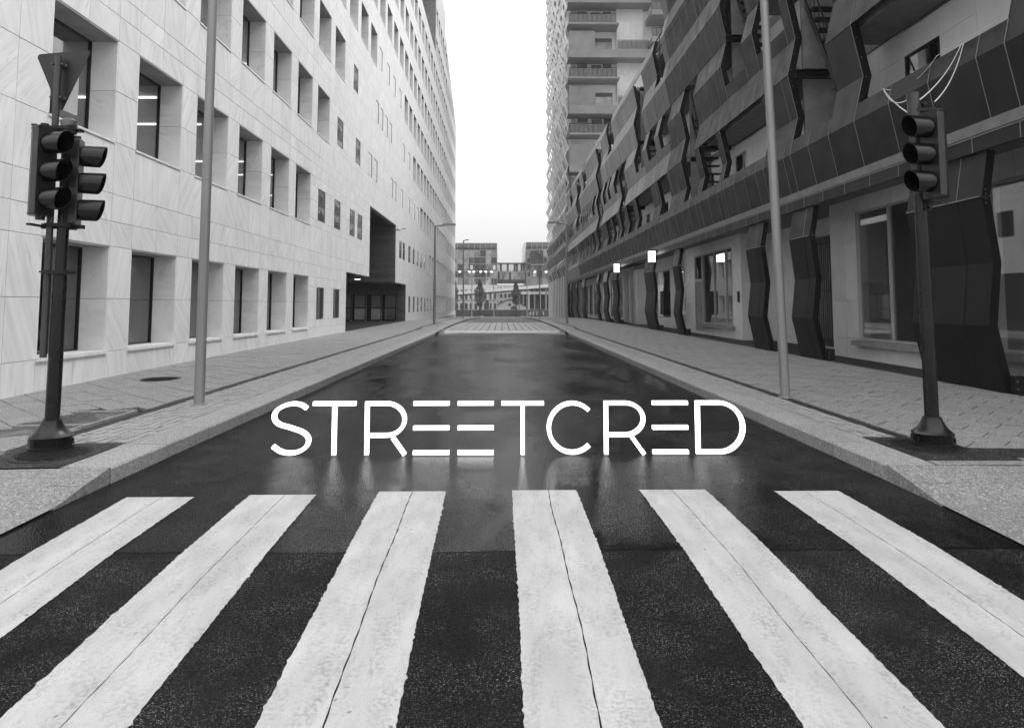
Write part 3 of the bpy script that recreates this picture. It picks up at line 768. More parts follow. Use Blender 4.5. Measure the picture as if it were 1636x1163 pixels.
for i, (d, y0, y1, z0, z1, ty, r) in enumerate(allw):
    if i >= 300:
        far_w.box(OX-.10 if ty != 'D' else OX-D, OX-.13 if ty != 'D' else OX-D-.04, y0, y1, z0, z1); continue
    if ty == 'D':
        f = inst('window', fm_m, (OX, y0, z0), office)
        inst('pane', pn_m if r else pnd_m, (OX, y0, z0), f); [inst('jamb_panel', jm[q], (OX, y0, z0), f) for q in ((0, 1, 3, 4) if i < 60 else (2, 5))]; inst('soffit', hd_m, (OX, y0, z0), f)
        inst('sill', sp_m if r else spg_m, (OX, y0, z0), f)
        if r == 0: inst('blind', bl_m, (OX, y0, z0), f)
    else:
        key = (round(y1-y0, 2), round(z1-z0, 2))
        if key not in sm_c: sm_c[key] = small_meshes(*key)
        a_, p_, q_ = sm_c[key]; f = inst('window', a_, (OX, y0, z0), office); inst('pane', p_, (OX, y0, z0), f); inst('reveal', q_, (OX, y0, z0), f)
if far_w.f: far_w.build('windows_farther', 'frame_dark', office, kind='stuff')
# entrance cut: dark timber passage
b = MB(); zb = .2
b.box(-13.5, OX-.35, 52.05, 52.3, 2.28, 3.0)        # end wall over the doors
for q0, q1 in ((-13.5, -12.35), (-11.35, -11.21), (-10.27, -9.93), (-9.09, -8.9), (-7.97, OX-.35)): b.box(q0, q1, 52.05, 52.3, -.3, 2.28)
b.box(-13.5, -13.2, 52.3, 57, 0, 3.0)
b.box(-13.5, OX-.35, 46.85, 47.1, 3.0, 6.93)       # end wall, high part
b.box(-13.5, -13.2, 32.1, 52.05, -.3, 6.93)
b.box(-13.2, OX-.31, 31.9, 32.09, -.3, 3.0); b.box(-13.2, OX-.31, 37.4, 37.59, 3.0, 6.93)
b.box(-13.2, OX-.31, 32.1, 37.6, 3.0, 3.2); b.box(-13.2, OX-.31, 46.85, 52.05, 3.0, 3.2); b.box(-13.2, OX-.31, 37.6, 46.85, 6.93, 7.1)
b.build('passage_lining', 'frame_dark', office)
z = 3.02
while z < 6.9:
    m_ = MB(); m_.box(-13.1, OX-.02, 46.80, 46.845, z, z+.285); m_.build('timber_board', 'dark_wood', office); z += .295
z = .25
while z < 2.9:
    m_ = MB(); m_.box(-7.93, OX-.02, 52.0, 52.045, z, z+.285); m_.build('timber_board', 'dark_wood', office); z += .295
m_ = MB(); m_.box(-13.1, -7.95, 51.98, 52.04, 2.3, 2.98); m_.build('timber_board', 'dark_wood', office)
for x0, x1 in ((-12.35, -11.35), (-11.21, -10.27), (-9.93, -9.09), (-8.9, -7.97)):
    f = MB(); 
    for q in ((x0, x0+.07, .30, 2.25), (x1-.07, x1, .30, 2.25)): f.box(q[0], q[1], 51.8, 51.95, q[2], q[3])
    f.box(x0+.07, x1-.07, 51.8, 51.95, 2.17, 2.25); f.box(x0+.07, x1-.07, 51.8, 51.95, .25, .36); f.box(x0+.07, x1-.07, 51.82, 51.93, 1.2, 1.27)
    d_ = f.build('door', 'frame_dark', office)
    g_ = MB(); g_.box(x0+.07, x1-.07, 51.87, 51.885, .36, 2.17); g_.build('pane', 'pane', d_)
b = MB(); b.box(-13.2, -7.65, 57, 57.2, 0, 2.9); b.box(-7.85, -7.65, 52.31, 57, 0, 2.9); b.box(-13.2, -7.65, 52.31, 57, 2.75, 2.9); b.box(-13.2, -7.65, 52.31, 57, .1, .24); b.build('lobby', 'interior_pale', office)
b = MB(); b.box(-12.6, -8.4, 53.2, 54.0, 2.70, 2.745); b.build('ceiling_light', 'tube', office)
b = MB(); b.box(-11.9, -9.4, 55.5, 56, .24, 1.15); b.build('reception_desk', 'interior', office)
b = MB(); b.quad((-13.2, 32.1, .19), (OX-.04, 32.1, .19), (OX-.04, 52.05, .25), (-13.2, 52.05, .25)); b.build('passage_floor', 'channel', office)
# upper cut
b = MB(); a, c, z0, z1 = NOTCH
b.box(-9.8, -10, a, c, z0, z1); b.box(-9.8, OX-.31, a-.2, a, z0, z1); b.box(-9.8, OX-.31, c+.01, c+.2, z0, z1); b.box(-9.8, OX-.31, a, c, z1, z1+.2); b.box(-9.8, OX-.31, a, c, z0-.2, z0)
b.build('terrace_lining', 'concrete', office)
m_ = MB(); m_.box(-8.24, -7.9, 38.1, 38.4, 2.90, 2.99); 
t = thing('ceiling_lamp', 'small lit lamp under the soffit of the entrance passage', 'lamp', (-8.07, 38.25, 2.99)); m_.build('lamp_housing', 'frame_dark', t)
m_ = MB(); m_.box(-8.2, -7.94, 38.13, 38.37, 2.87, 2.897); m_.build('diffuser', 'lantern', t)
for (yy, zz) in ((46.4, 6.5), (49.2, 6.9)):
    t = thing('security_camera', 'small security camera inside the dark entrance cut of the marble building' if zz < 6.8 else 'small security camera on the marble wall above the row of slit windows', 'camera', (OX, yy, zz))
    m_ = MB(); m_.tube((OX+.0, yy, zz), (OX+.25, yy, zz+.08), .03, n=8); m_.build('bracket', 'galv', t)
    m_ = MB(); m_.tube((OX+.2, yy-.05, zz+.1), (OX+.34, yy-.3, zz), .06, n=10); m_.build('camera_body', 'frame_white', t)

# ------------------------------------------------------------------ right: apartment building with folded dark metal skin
RX = 7.45
flats = thing('apartment_building', 'long apartment building wrapped in folded dark metal panels on the right', 'building', (RX, 12, 0))
CR = [(3.10, 7.36), (4.10, 7.56), (5.25, 7.33), (6.22, 7.56), (7.31, 7.33), (8.29, 7.56), (9.43, 7.33), (10.33, 7.56), (11.53, 7.33), (12.51, 7.56), (13.70, 7.33), (14.63, 7.56), (15.8, 7.33), (16.9, 7.56), (18, 7.33)]
def skx(z): return pl(z, [c[0] for c in CR], [c[1] for c in CR])
A0, A1, B0, B1, C0_, C1_ = 5.62, 7.31, 8.73, 10.33, 11.92, 13.42
holes = [(9.6, 13.87, A0, A1), (15.0, 17.04, A0, B1), (18.85, 22.56, A0, A1), (23.0, 25.05, A0, A1), (25.6, 27.55, A0, B1), (30.0, 31.9, A0, A1), (33.4, 37.2, A0, A1), (38.1, 40.0, A0, A1), (40.5, 42.5, A0, B1),
         (5.5, 8.9, A0, A1), (10.2, 12.6, B0, B1), (17.47, 19.45, B0, B1), (20.35, 22.3, B0, C1_), (29.65, 31.5, B0, B1), (32.36, 34.2, B0, B1), (35.2, 37.4, B0, 13.68), (42.6, 44.5, B0, B1), (46.2, 47.1, B0, B1), (47.8, 49.4, B0, B1),
         (30.75, 32.45, C0_, 14.3), (45.2, 47.4, C0_, 14.3), (50.3, 52.8, A0, 13.68), (60, 62.3, C0_, 14.3), (64.5, 67.6, B0, 13.68), (72, 74, C0_, 14.3)]
y = 43.4
rr = random.Random(5)
while y < 76.5:
    wd = rr.choice([1.0, 1.5, 2.0]); 
    if not any(h[0]-.4 < y+wd and h[1]+.4 > y and h[2] <= A0 for h in holes): holes.append((y, y+wd, A0, A1))
    y += wd+rr.choice([.45, .6, .9])
y = 53.6
while y < 76.5:
    wd = rr.choice([1.0, 1.4, 1.8])
    if not any(h[0]-.4 < y+wd and h[1]+.4 > y and h[2] <= B0 and h[3] > B0+.2 for h in holes): holes.append((y, y+wd, B0, B1))
    y += wd+rr.choice([.5, .8, 1.6])
def skin(parent, y_lo, y_hi, ztop, zbot, holes, matn, name, limit, skxf, zj, step=1.05, xoff=0, edges=True, seed=1):
    rr = random.Random(seed)
    ed = sorted(set([y_lo, y_hi]+[h[i] for h in holes for i in (0, 1) if y_lo < h[i] < y_hi]))
    cols = []
    for a, c in zip(ed[:-1], ed[1:]):
        n = max(1, int(round((c-a)/step)))
        for i in range(n): cols.append((lerp(a, c, i/n), lerp(a, c, (i+1)/n)))
    out = []
    for a, c in cols:
        m = (a+c)/2; zt = ztop(m) if callable(ztop) else ztop
        hs = [(h[2], h[3]) for h in holes if h[0] < m < h[1]]
        for z0, z1 in subtract([(zbot, zt)], hs):
            js = [z0]+[z for z in zj if z0+.05 < z < z1-.05]+[z1]
            for p, q in zip(js[:-1], js[1:]): out.append((a, c, p, q))
    out.sort(key=lambda t: (t[0]+t[1])/2+t[2]*.3)
    st = MB(); stm = [matn, 'skin_edge_glint']; k = 0
    def panel(mb, a, c, p, q):
        g = .006; zs = [p+(.012 if p in zj else 0)]+[z for z, _ in CR if p+.03 < z < q-.03]+[q-(.012 if q in zj else 0)]
        if seed == 9: zs = [p]+[z for z in tz if p+.03 < z < q-.03]+[q]
        F = [(skxf(z), z) for z in zs]
        for (x0, z0), (x1, z1) in zip(F[:-1], F[1:]):
            i = len(mb.v)
            mb.v += [(x0, a+g, z0), (x0, c-g, z0), (x1, c-g, z1), (x1, a+g, z1), (x0+.035, a+g, z0), (x0+.035, c-g, z0), (x1+.035, c-g, z1), (x1+.035, a+g, z1)]
            for f in ((0, 3, 2, 1), (4, 5, 6, 7), (0, 1, 5, 4), (2, 3, 7, 6), (0, 4, 7, 3), (1, 2, 6, 5)): mb.f.append(tuple(i+v for v in f)); mb.m.append(0)
            if edges:  # pale ribs paint in the bright line along each seam
                i = len(mb.v); w_ = .008 if c < 30 else .009; y0 = a-w_+.002; y1 = a+w_-.002
                mb.v += [(x0-.008, y0, z0), (x0-.008, y1, z0), (x1-.008, y1, z1), (x1-.008, y0, z1), (x0+.01, y0, z0), (x0+.01, y1, z0), (x1+.01, y1, z1), (x1+.01, y0, z1)]
                for f in ((0, 3, 2, 1), (0, 1, 5, 4), (2, 3, 7, 6), (0, 4, 7, 3), (1, 2, 6, 5)): mb.f.append(tuple(i+v for v in f)); mb.m.append(1)
    for (a, c, p, q) in out:
        if k < limit:
            mb = MB(); panel(mb, a, c, p, q); mm = list(stm)
            if c > 36 and p > 5.3: mm[0] = 'skin_sky_sheen'  # farther panels paler: grazing sky reflection painted as base colour
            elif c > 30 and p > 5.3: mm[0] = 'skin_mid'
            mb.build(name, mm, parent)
        else: panel(st, a, c, p, q)
        k += 1
    if st.f: st.build(name+'s_farther', stm if seed == 9 else ['skin_sky_sheen', 'skin_edge_glint'], parent, kind='stuff')
    return out
ZJ = [4.10, 7.31, 10.33, 13.42]
wing_top = lambda y: 17.8 if y < 30.7 else 14.3
skin(flats, 5.5, 78.0, wing_top, 4.10, holes, 'skin', 'skin_panel', 300, skx, ZJ)
# low fascia
ys = drange(5.5, 78, 1.0); st = MB()
for i, (a, c) in enumerate(zip(ys[:-1], ys[1:])):
    m_ = MB(); m_.box(7.44, 7.50, a+.006, c-.006, 3.83, 4.085, 0); m_.box(7.432, 7.445, a-.008, a+.005, 3.83, 4.085, 1); m_.box(7.425, 7.438, a+.01, c-.01, 4.06, 4.075, 1)
    m_.build('fascia_panel', ['skin', 'skin_edge_glint'], flats)
# returns on the hole sides with bolts, sill rails
for h in holes:
    if h[0] > 55: continue
    m_ = MB(); zs = [h[2]]+[z for z, _ in CR if h[2]+.05 < z < h[3]-.05]+[h[3]]
    for yy, s_ in ((h[0], -1), (h[1], 1)):
        for z0, z1 in zip(zs[:-1], zs[1:]):
            x0, x1 = skx(z0), skx(z1); y0, y1 = (yy-.02, yy-.002) if s_ < 0 else (yy+.002, yy+.02)
            if s_ > 0: y0, y1 = yy-.022, yy-.004
            else: y0, y1 = yy+.004, yy+.022
            m_.prism([(x0+.002, y0, z0), (x0+.17, y0, z0), (x0+.17, y1, z0), (x0+.002, y1, z0)], [(x1+.002, y0, z1), (x1+.17, y0, z1), (x1+.17, y1, z1), (x1+.002, y1, z1)])
    m_.box(skx(h[2])+.04, skx(h[2])+.16, h[0]+.03, h[1]-.03, h[2]-.06, h[2]-.005)
    fr = m_.build('hole_frame', 'skin_dark', flats)
    if h[0] < 30:
        bt = MB()
        z = h[2]+.15
        while z < h[3]-.1:
            bt.tube((skx(z)+.05, h[1]-.045, z), (skx(z)+.05, h[1]-.022, z), .012, n=6); z += .42
        bt.build('bolt', 'galv', fr)
# steel brackets poking through tall openings
for yy, z in ((17.0, 7.27), (14.9, 0), (25.0, 7.28), (22.25, 10.3), (40.3, 7.2), (36.9, 10.3)):
    if z: m_ = MB(); m_.box(7.45, 8.45, yy-.28, yy-.10, z-.10, z-.08); m_.box(7.45, 8.45, yy-.20, yy-.18, z-.08, z+.08); m_.box(7.45, 8.45, yy-.28, yy-.10, z+.08, z+.10); m_.box(8.43, 8.46, yy-.30, yy-.08, z-.12, z+.12); m_.build('steel_bracket', 'skin_dark', flats)
# inner wall of the upper floors with vertical joints
WX = 8.6
def wins_for(h):
    a, c, z0, z1 = h; w_ = c-a; out = []
    if w_ > 3: out = [(a+.2, a+1.0, z0-.2, z0+1.05), (c-1.15, c-.05, z0-.2, z0+1.2)]
    else: out = [(a+.45*w_-.1, a+.45*w_+.75, z0-.3, z0+.95)]
    return out
iw = [(12.95, 14.1, 5.35, 6.72), (16.75, 17.75, 5.3, 6.75), (19.9, 20.9, 5.4, 6.75), (23.6, 24.7, 5.4, 6.9), (27.3, 28.3, 5.4, 6.8), (32.2, 33.2, 5.4, 6.8), (34.9, 36.1, 5.4, 6.8), (39.2, 40.3, 5.4, 6.8), (41.6, 42.8, 5.4, 7.0),
      (17.9, 18.7, 8.4, 9.8), (22.2, 23.0, 8.4, 9.8), (24.3, 25.2, 8.4, 9.7), (31.6, 32.6, 8.4, 9.8), (35.2, 36.0, 8.5, 9.7), (37.6, 38.5, 8.4, 9.7), (11.2, 12.4, 8.5, 9.8), (7.0, 8.5, 5.4, 6.9)]
y = 46.0
while y < 76: iw.append((y, y+1.1, 5.4, 6.9)); iw.append((y+1.2, y+2.2, 8.4, 9.8)); y += 3.1
rects = []; bw_ = MB()
ysm = drange(5.5, 78, 1.06)
for z0, z1 in ((4.3, 5.9), (5.9, 7.26), (7.55, 9.0), (9.0, 10.28), (10.6, 12.0), (12.0, 13.38)):
    for a, c in zip(ysm[:-1], ysm[1:]):
        cuts = sorted(set([z0, z1]+[v for w_ in iw if w_[0] < c and w_[1] > a for v in (w_[2], w_[3]) if z0 < v < z1]))
        for p, q in zip(cuts[:-1], cuts[1:]):
            hs = [(w_[0], w_[1]) for w_ in iw if w_[2]-.01 <= p and q <= w_[3]+.01]
            for s0, s1 in subtract([(a, c)], hs): rects.append((s0, s1, p, q))
clad(flats, WX, -1, rects, 'wall_panel', 'white_wall', thick=.03, gap=.003, limit=220)
b = MB()
for (a, c, p, q) in rects: b.box(WX+.032, WX+.3, a, c, p, q)
for z in (4.10, 7.30, 10.32, 13.40): b.box(WX+.31, 20, 5.5, 78, z, z+.22)
b.box(WX+3.2, WX+3.4, 5.5, 78, 4.3, 13.4)
b.box(WX+.0, 20, 5.5, 30.6, 13.62, 17.5); b.box(WX, 20, 30.6, 78, 13.62, 14.1)
b.build('wall', 'white_wall', flats)
# balcony slabs with visible soffit, interrupted at the tall openings
tall = [h for h in holes if h[3]-h[2] > 3.0]
for z in (7.30, 10.32, 13.40):
    for a, c in subtract([(5.5, 78)], [(h[0]-.02, h[1]+.02) for h in tall if h[2] < z < h[3]]):
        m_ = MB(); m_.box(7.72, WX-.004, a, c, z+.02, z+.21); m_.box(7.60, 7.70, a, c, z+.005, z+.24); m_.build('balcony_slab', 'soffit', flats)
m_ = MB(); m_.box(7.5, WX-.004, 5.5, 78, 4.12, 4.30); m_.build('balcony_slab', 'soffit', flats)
# window frames and panes in the inner wall, with a dark blind box above
for i, (a, c, p, q) in enumerate(iw):
    m_ = MB(); ring_frame(m_, WX-.01, WX+.07, c-a, q-p, .05, 0, a, p); m_.box(WX+.0, WX+.06, (a+c)/2-.02-(c-a)*.2, (a+c)/2+.02-(c-a)*.2, p+.05, q-.05)
    f = m_.build('window', 'frame_white' if i % 2 else 'frame_dark', flats)
    m_ = MB(); m_.box(WX+.02, WX+.03, a+.05, c-.05, p+.05, q-.05); m_.build('pane', 'pane_dark', f)
# stairs in the tall openings: stringers, treads, sloping soffit
for h in tall:
    if h[0] > 55: continue
    m_ = MB(); a, c, z0, z1 = h
    n = 10; up = min(z1, z0+4.2)
    for i in range(n):
        t_ = i/n; m_.box(7.8, 8.5, lerp(a+.1, c-.35, t_), lerp(a+.1, c-.35, t_)+.26, lerp(z0+.2, up-.6, t_), lerp(z0+.2, up-.6, t_)+.04)
    m_.prism([(7.78, a+.05, z0+.05), (7.82, a+.05, z0+.05), (7.82, a+.05, z0+.3), (7.78, a+.05, z0+.3)], [(7.78, c-.1, up-.75), (7.82, c-.1, up-.75), (7.82, c-.1, up-.5), (7.78, c-.1, up-.5)])
    for i in range(9):
        t_ = i/8; yy = lerp(a+.1, c-.15, t_); zz = lerp(z0+.2, up-.6, t_); m_.tube((7.8, yy, zz), (7.8, yy, zz+.9), .010, n=5)
    m_.tube((7.8, a+.1, z0+1.1), (7.8, c-.15, up+.3), .02, n=6)
    m_.build('stair', 'skin_dark', flats)
# dark side fins of the tall recesses
for (a, c, z0, z1) in tall:
    if a > 55: continue
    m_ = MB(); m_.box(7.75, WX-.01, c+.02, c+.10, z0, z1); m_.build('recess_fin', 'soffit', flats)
# roof edge frames above the open notches
for h in holes:
    if h[3] == 14.3:
        m_ = MB()
        for z in (12.5, 13.1, 13.7, 14.25): m_.tube((7.5, h[0], z), (7.5, h[1], z), .025, n=6)
        m_.tube((7.5, (h[0]+h[1])/2, 12), (7.5, (h[0]+h[1])/2, 14.25), .02, n=6); m_.build('guard_rail', 'skin_dark', flats)

# folded legs carrying the skin at street level
LEGS = [(6.2, 7.6), (10.15, 12.25), (15.95, 17.38), (19.02, 20.50), (28.06, 29.43), (32.8, 35.4), (43.35, 45.9), (47.4, 49.9), (51.7, 53.5), (60.5, 63.5), (66.6, 68.2), (72.2, 74.5), (76.2, 77.8)]
LK = [(4.10, 7.50), (3.10, 7.38), (2.08, 7.50), (1.12, 7.39), (0, 7.60)]
for i, (a, c) in enumerate(LEGS):
    a *= 1.015
    gz = side_z(7.6, (a+c)/2)
    K = LK[:-1]+[(gz-.03, 7.60)]
    up = MB(); lo = MB()
    seam = a+(c-a)*.30
    for j in range(4):
        (z0, x0), (z1, x1) = K[j], K[j+1]; mb = up if j == 0 else lo
        if j == 0: z0 = 3.825
        g = .01
        za, zb_ = (z0-.0, z1+(.012 if j == 0 else .0))
        for (p, q) in ((a, seam-.004), (seam+.004, c)):
            mb.prism([(x1, p, zb_), (x1+.05, p, zb_), (x1+.05, q, zb_), (x1, q, zb_)], [(x0, p, za), (x0+.05, p, za), (x0+.05, q, za), (x0, q, za)])
        mb.prism([(x1+.004, a-.004, zb_), (x1+.13, a-.004, zb_), (x1+.13, a+.03, zb_), (x1+.052, a+.03, zb_), (x1+.052, a-.001, zb_), (x1+.004, a-.001, zb_)], [(x0+.004, a-.004, za), (x0+.13, a-.004, za), (x0+.13, a+.03, za), (x0+.052, a+.03, za), (x0+.052, a-.001, za), (x0+.004, a-.001, za)], 1)
        mb.prism([(x1-.006, seam-.006, zb_), (x1+.01, seam-.006, zb_), (x1+.01, seam+.006, zb_), (x1-.006, seam+.006, zb_)], [(x0-.006, seam-.006, za), (x0+.01, seam-.006, za), (x0+.01, seam+.006, za), (x0-.006, seam+.006, za)], 2)
    leg = lo.build('leg', ['skin_dark', 'skin_dark', 'skin'], flats)
    up.build('leg_top', ['skin' if a < 46 else 'skin_sky_sheen', 'skin_dark', 'skin_edge_glint'], leg)
    m_ = MB(); m_.box(7.345, 7.375, a+.02, c-.02, 3.095, 3.112); m_.build('trim', 'skin_edge_glint', leg)
    if a < 50:
        m_ = MB(); m_.box(7.66, 7.84, a-.10, a-.004, gz+.0, gz+.26); m_.build('foot_plate', 'iron', leg)
        m_ = MB()
        for z in (gz+.07, gz+.18): m_.tube((7.70, a-.12, z), (7.70, a-.10, z), .016, n=6)
        for q in range(4): m_.tube((7.44, a-.012, 3.0+q*.07), (7.44, a-.002, 3.0+q*.07), .014, n=6)
        m_.build('bolt', 'galv', leg)

# ground floor: pale walls set back behind the legs
def gz(y): return pl(y, QY, QZ)-.05
rects = []; backing = MB()
def gwall(X, a, c, wins, limit_list):
    ysm = [a]+[v for v in drange(a, c, .72)[1:-1]]+[c]
    for z0, z1 in ((gz((a+c)/2)-.0, 1.55), (1.55, 3.0), (3.0, 4.10)):
        cuts = sorted(set([z0, z1]+[v for w_ in wins for v in (w_[2], w_[3]) if z0 < v < z1]))
        for p, q in zip(cuts[:-1], cuts[1:]):
            hs = [(w_[0], w_[1]) for w_ in wins if w_[2]-.01 <= p and q <= w_[3]+.01]
            for s0, s1 in subtract([(a, c)], hs):
                backing.box(X+.032, X+.25, s0, s1, p, q)
            for u, v in zip(ysm[:-1], ysm[1:]):
                for s0, s1 in subtract([(u, v)], hs): limit_list.append((X, s0, s1, p, q))
GW = []
sections = [(8.75, 5.5, 18.0, [(6.0, 12.1, .62, 3.62), (13.2, 16.65, .60, 3.72)]),
            (9.85, 18.0, 25.0, [(20.0, 22.6, .2, 3.55)]),
            (8.80, 25.0, 32.4, [(25.95, 29.78, .66, 3.66), (29.84, 31.0, .3, 3.66)]),
            (9.15, 32.4, 46.3, [(33.2, 35.0, .9, 3.2), (37.0, 40.4, .75, 3.4), (41.2, 43.0, .4, 3.4)]),
            (8.95, 46.3, 78.0, [(46.9, 48.4, .6, 3.7)]+[(50.5+q*3.4, 52.6+q*3.4, .5, 3.5) for q in range(8)])]
for X, a, c, wins in sections: gwall(X, a, c, wins, GW)
for X in (8.75, 9.85, 8.80, 9.15, 8.95):
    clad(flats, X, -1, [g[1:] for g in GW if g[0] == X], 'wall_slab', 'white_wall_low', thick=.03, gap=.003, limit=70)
for (y, x0, x1) in ((18.0, 8.75, 9.85), (25.0, 8.80, 9.85), (32.4, 8.8, 9.15), (46.3, 8.95, 9.15)):
    backing.box(x0+.002, x1+.25, y-.02 if y != 18.0 else y-.25, y+.25 if y != 18.0 else y-.002, gz(y), 4.10)
backing.box(12.5, 12.7, 5.5, 78, -.2, 4.1)
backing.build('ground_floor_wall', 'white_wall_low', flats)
b = MB(); 
for a, c in zip(drange(5.5, 78, 6)[:-1], drange(5.5, 78, 6)[1:]):
    b.quad((7.62, a, side_z(7.6, a)-.02), (12.5, a, side_z(7.6, a)-.01), (12.5, c, side_z(7.6, c)-.01), (7.62, c, side_z(7.6, c)-.02))
b.build('plinth_strip', 'channel', flats)
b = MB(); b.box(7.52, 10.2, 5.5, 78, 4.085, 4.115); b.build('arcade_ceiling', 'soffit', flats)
def shop(X, a, c, z0, z1, mull, ledge=True, door=None):
    m_ = MB(); ring_frame(m_, X-.02, X+.08, c-a, z1-z0, .05, 0, a, z0)
    for y in mull: m_.box(X-.015, X+.05, y-.022, y+.022, z0+.05, z1-.05)
    if door: m_.box(X-.015, X+.07, a+.05, c-.05, door, door+.08)
    f = m_.build('shop_window', 'frame_white', flats)
    ys_ = [a+.05]+sorted(mull)+[c-.05]
    for p, q in zip(ys_[:-1], ys_[1:]):
        g_ = MB(); g_.box(X+.03, X+.045, p+.03, q-.03, z0+.05, z1-.05); g_.build('pane', 'pane', f)
    if ledge: g_ = MB(); g_.box(X-.18, X-.022, a-.25, c+.1, z0-.14, z0-.01); g_.build('ledge', 'concrete', f)
    return f
shop(8.75, 6.0, 12.1, .62, 3.62, [8.0, 10.0]); shop(8.75, 13.2, 16.65, .60, 3.72, [14.1, 15.25])
shop(8.80, 25.95, 29.78, .66, 3.66, [26.7, 28.2])
shop(9.15, 37.0, 40.4, .75, 3.4, [], False); shop(9.15, 33.2, 35.0, .9, 3.2, [], False); shop(9.15, 41.2, 43.0, .4, 3.4, [], False)
shop(8.95, 46.9, 48.4, .6, 3.7, [], False)
for q in range(8): shop(8.95, 50.5+q*3.4, 52.6+q*3.4, .5, 3.5, [51.5+q*3.4], False)
# closed bay standing forward of the wall
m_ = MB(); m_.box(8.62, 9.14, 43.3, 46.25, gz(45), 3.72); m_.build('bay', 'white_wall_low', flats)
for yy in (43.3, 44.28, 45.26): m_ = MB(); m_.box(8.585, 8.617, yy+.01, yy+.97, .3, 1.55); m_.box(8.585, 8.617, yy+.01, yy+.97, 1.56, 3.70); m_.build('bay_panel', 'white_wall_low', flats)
# door with top light in the block
m_ = MB(); ring_frame(m_, 8.78, 8.87, 1.16, 3.36, .06, 0, 29.84, .3); m_.box(8.78, 8.87, 29.9, 30.94, 2.46, 2.6)
d_ = m_.build('door', 'frame_white', flats)
m_ = MB(); m_.box(8.83, 8.86, 29.92, 30.92, .34, 2.44); m_.build('door_leaf', 'far_grey', d_)
m_ = MB(); m_.box(8.83, 8.845, 29.92, 30.92, 2.62, 3.58); m_.build('pane', 'pane_dark', d_)
m_ = MB(); m_.tube((8.79, 30.05, 1.1), (8.79, 30.05, 1.4), .014, n=6); m_.build('handle', 'galv', d_)
# slatted gate in the recess
t = flats
g_ = MB(); g_.box(9.80, 9.86, 20.0, 22.6, .22, .28); g_.box(9.80, 9.86, 20.0, 22.6, 1.85, 1.89); g_.box(9.80, 9.86, 20.0, 22.6, 3.3, 3.34)
gate = g_.build('gate', 'galv', flats)
for i in range(20): m_ = MB(); m_.box(9.77, 9.80, 20.05+i*.13, 20.05+i*.13+.045, .24, 3.5); m_.build('slat', 'galv', gate)
# entry phone box
m_ = MB(); m_.box(8.74, 8.795, 25.18, 25.3, 1.55, 1.95); m_.build('door_phone', 'frame_dark', flats)
m_ = MB(); m_.box(7.55, 7.62, 31.9, 32.55, 1.0, 2.1); m_.box(7.62, 7.9, 31.95, 32.5, 1.0, 2.1); m_.build('meter_box', 'skin_dark', flats)
for (yy, lab) in ((32.55, 'white lit box lantern on the dark wall, the nearer of the two'), (42.6, 'white lit box lantern on the dark wall, the farther and smaller of the two')):
    t = thing('wall_lantern', lab, 'wall lamp', (7.35, yy, 4.1), 'lanterns on the folded metal facade')
    m_ = MB(); m_.box(7.30, 7.55, yy-.03, yy+.03, 3.98, 4.05); m_.box(7.02, 7.34, yy-.16, yy+.16, 4.02, 4.09); m_.box(7.10, 7.26, yy-.08, yy+.08, 3.42, 3.50); m_.build('bracket', 'skin_dark', t)
    m_ = MB(); m_.box(7.04, 7.32, yy-.14, yy+.14, 3.51, 4.018); m_.build('glass_box', 'lantern', t)

# ------------------------------------------------------------------ tower behind the wing
tower = thing('apartment_tower', 'tall pale apartment tower with balconies standing behind the dark folded wing', 'tower', (12, 80, 0))
tz = [4+1.05*i for i in range(52)]
def tx(z): return 7.45 + (.22 if int(round((z-4)/1.05)) % 2 else -.18) if abs(((z-4)/1.05)-round((z-4)/1.05)) < .01 else pl(z, tz, [7.45+(.22 if i % 2 else -.18) for i in range(52)])
th = []; rr = random.Random(11)
z = 5.05
while z < 54:
    y = 78.6+rr.uniform(0, 1)
    while y < 110:
        wd = rr.choice([.8, 1.2, 1.6]); th.append((round(y, 2), round(y+wd, 2), z, z+1.65)); y += wd+rr.choice([.7, 1.1, 1.8])
    z += 3.15
# build the tower skin storey by storey to keep the cut lines short
st_hi = MB(); st_lo = MB()
for s_ in sorted(set(h[2] for h in th)):
    st = st_lo if s_ < 9 else st_hi
    hh = [h for h in th if h[2] == s_]
    for a, c in subtract([(78.05, 111.5)], [(h[0], h[1]) for h in hh]):
        j = rr.uniform(-.06, .06)
        zs = [s_]+[q for q in tz if s_+.03 < q < s_+1.62]+[s_+1.65]
        for z0, z1 in zip(zs[:-1], zs[1:]):
            st.prism([(tx(z0)+j, a+.01, z0), (tx(z0)+j+.05, a+.01, z0), (tx(z0)+j+.05, c-.01, z0), (tx(z0)+j, c-.01, z0)], [(tx(z1)+j, a+.01, z1), (tx(z1)+j+.05, a+.01, z1), (tx(z1)+j+.05, c-.01, z1), (tx(z1)+j, c-.01, z1)])
    zs = [s_+1.65]+[q for q in tz if s_+1.68 < q < s_+3.12]+[s_+3.15]
    for a, c in zip(drange(78.05, 111.5, 1.3)[:-1], drange(78.05, 111.5, 1.3)[1:]):
        j = rr.uniform(-.05, .05)
        for z0, z1 in zip(zs[:-1], zs[1:]):
            st.prism([(tx(z0)+j, a+.01, z0), (tx(z0)+j+.05, a+.01, z0), (tx(z0)+j+.05, c-.01, z0), (tx(z0)+j, c-.01, z0)], [(tx(z1)+j, a+.01, z1), (tx(z1)+j+.05, a+.01, z1), (tx(z1)+j+.05, c-.01, z1), (tx(z1)+j, c-.01, z1)])
st_hi.build('folded_cladding', 'skin_tower', tower, kind='stuff'); st_lo.build('folded_cladding', 'skin_mid', tower, kind='stuff')
b = MB(); b.box(8.2, 30, 80.0, 111, -1.2, 58); b.build('wall', 'tower_wall', tower)
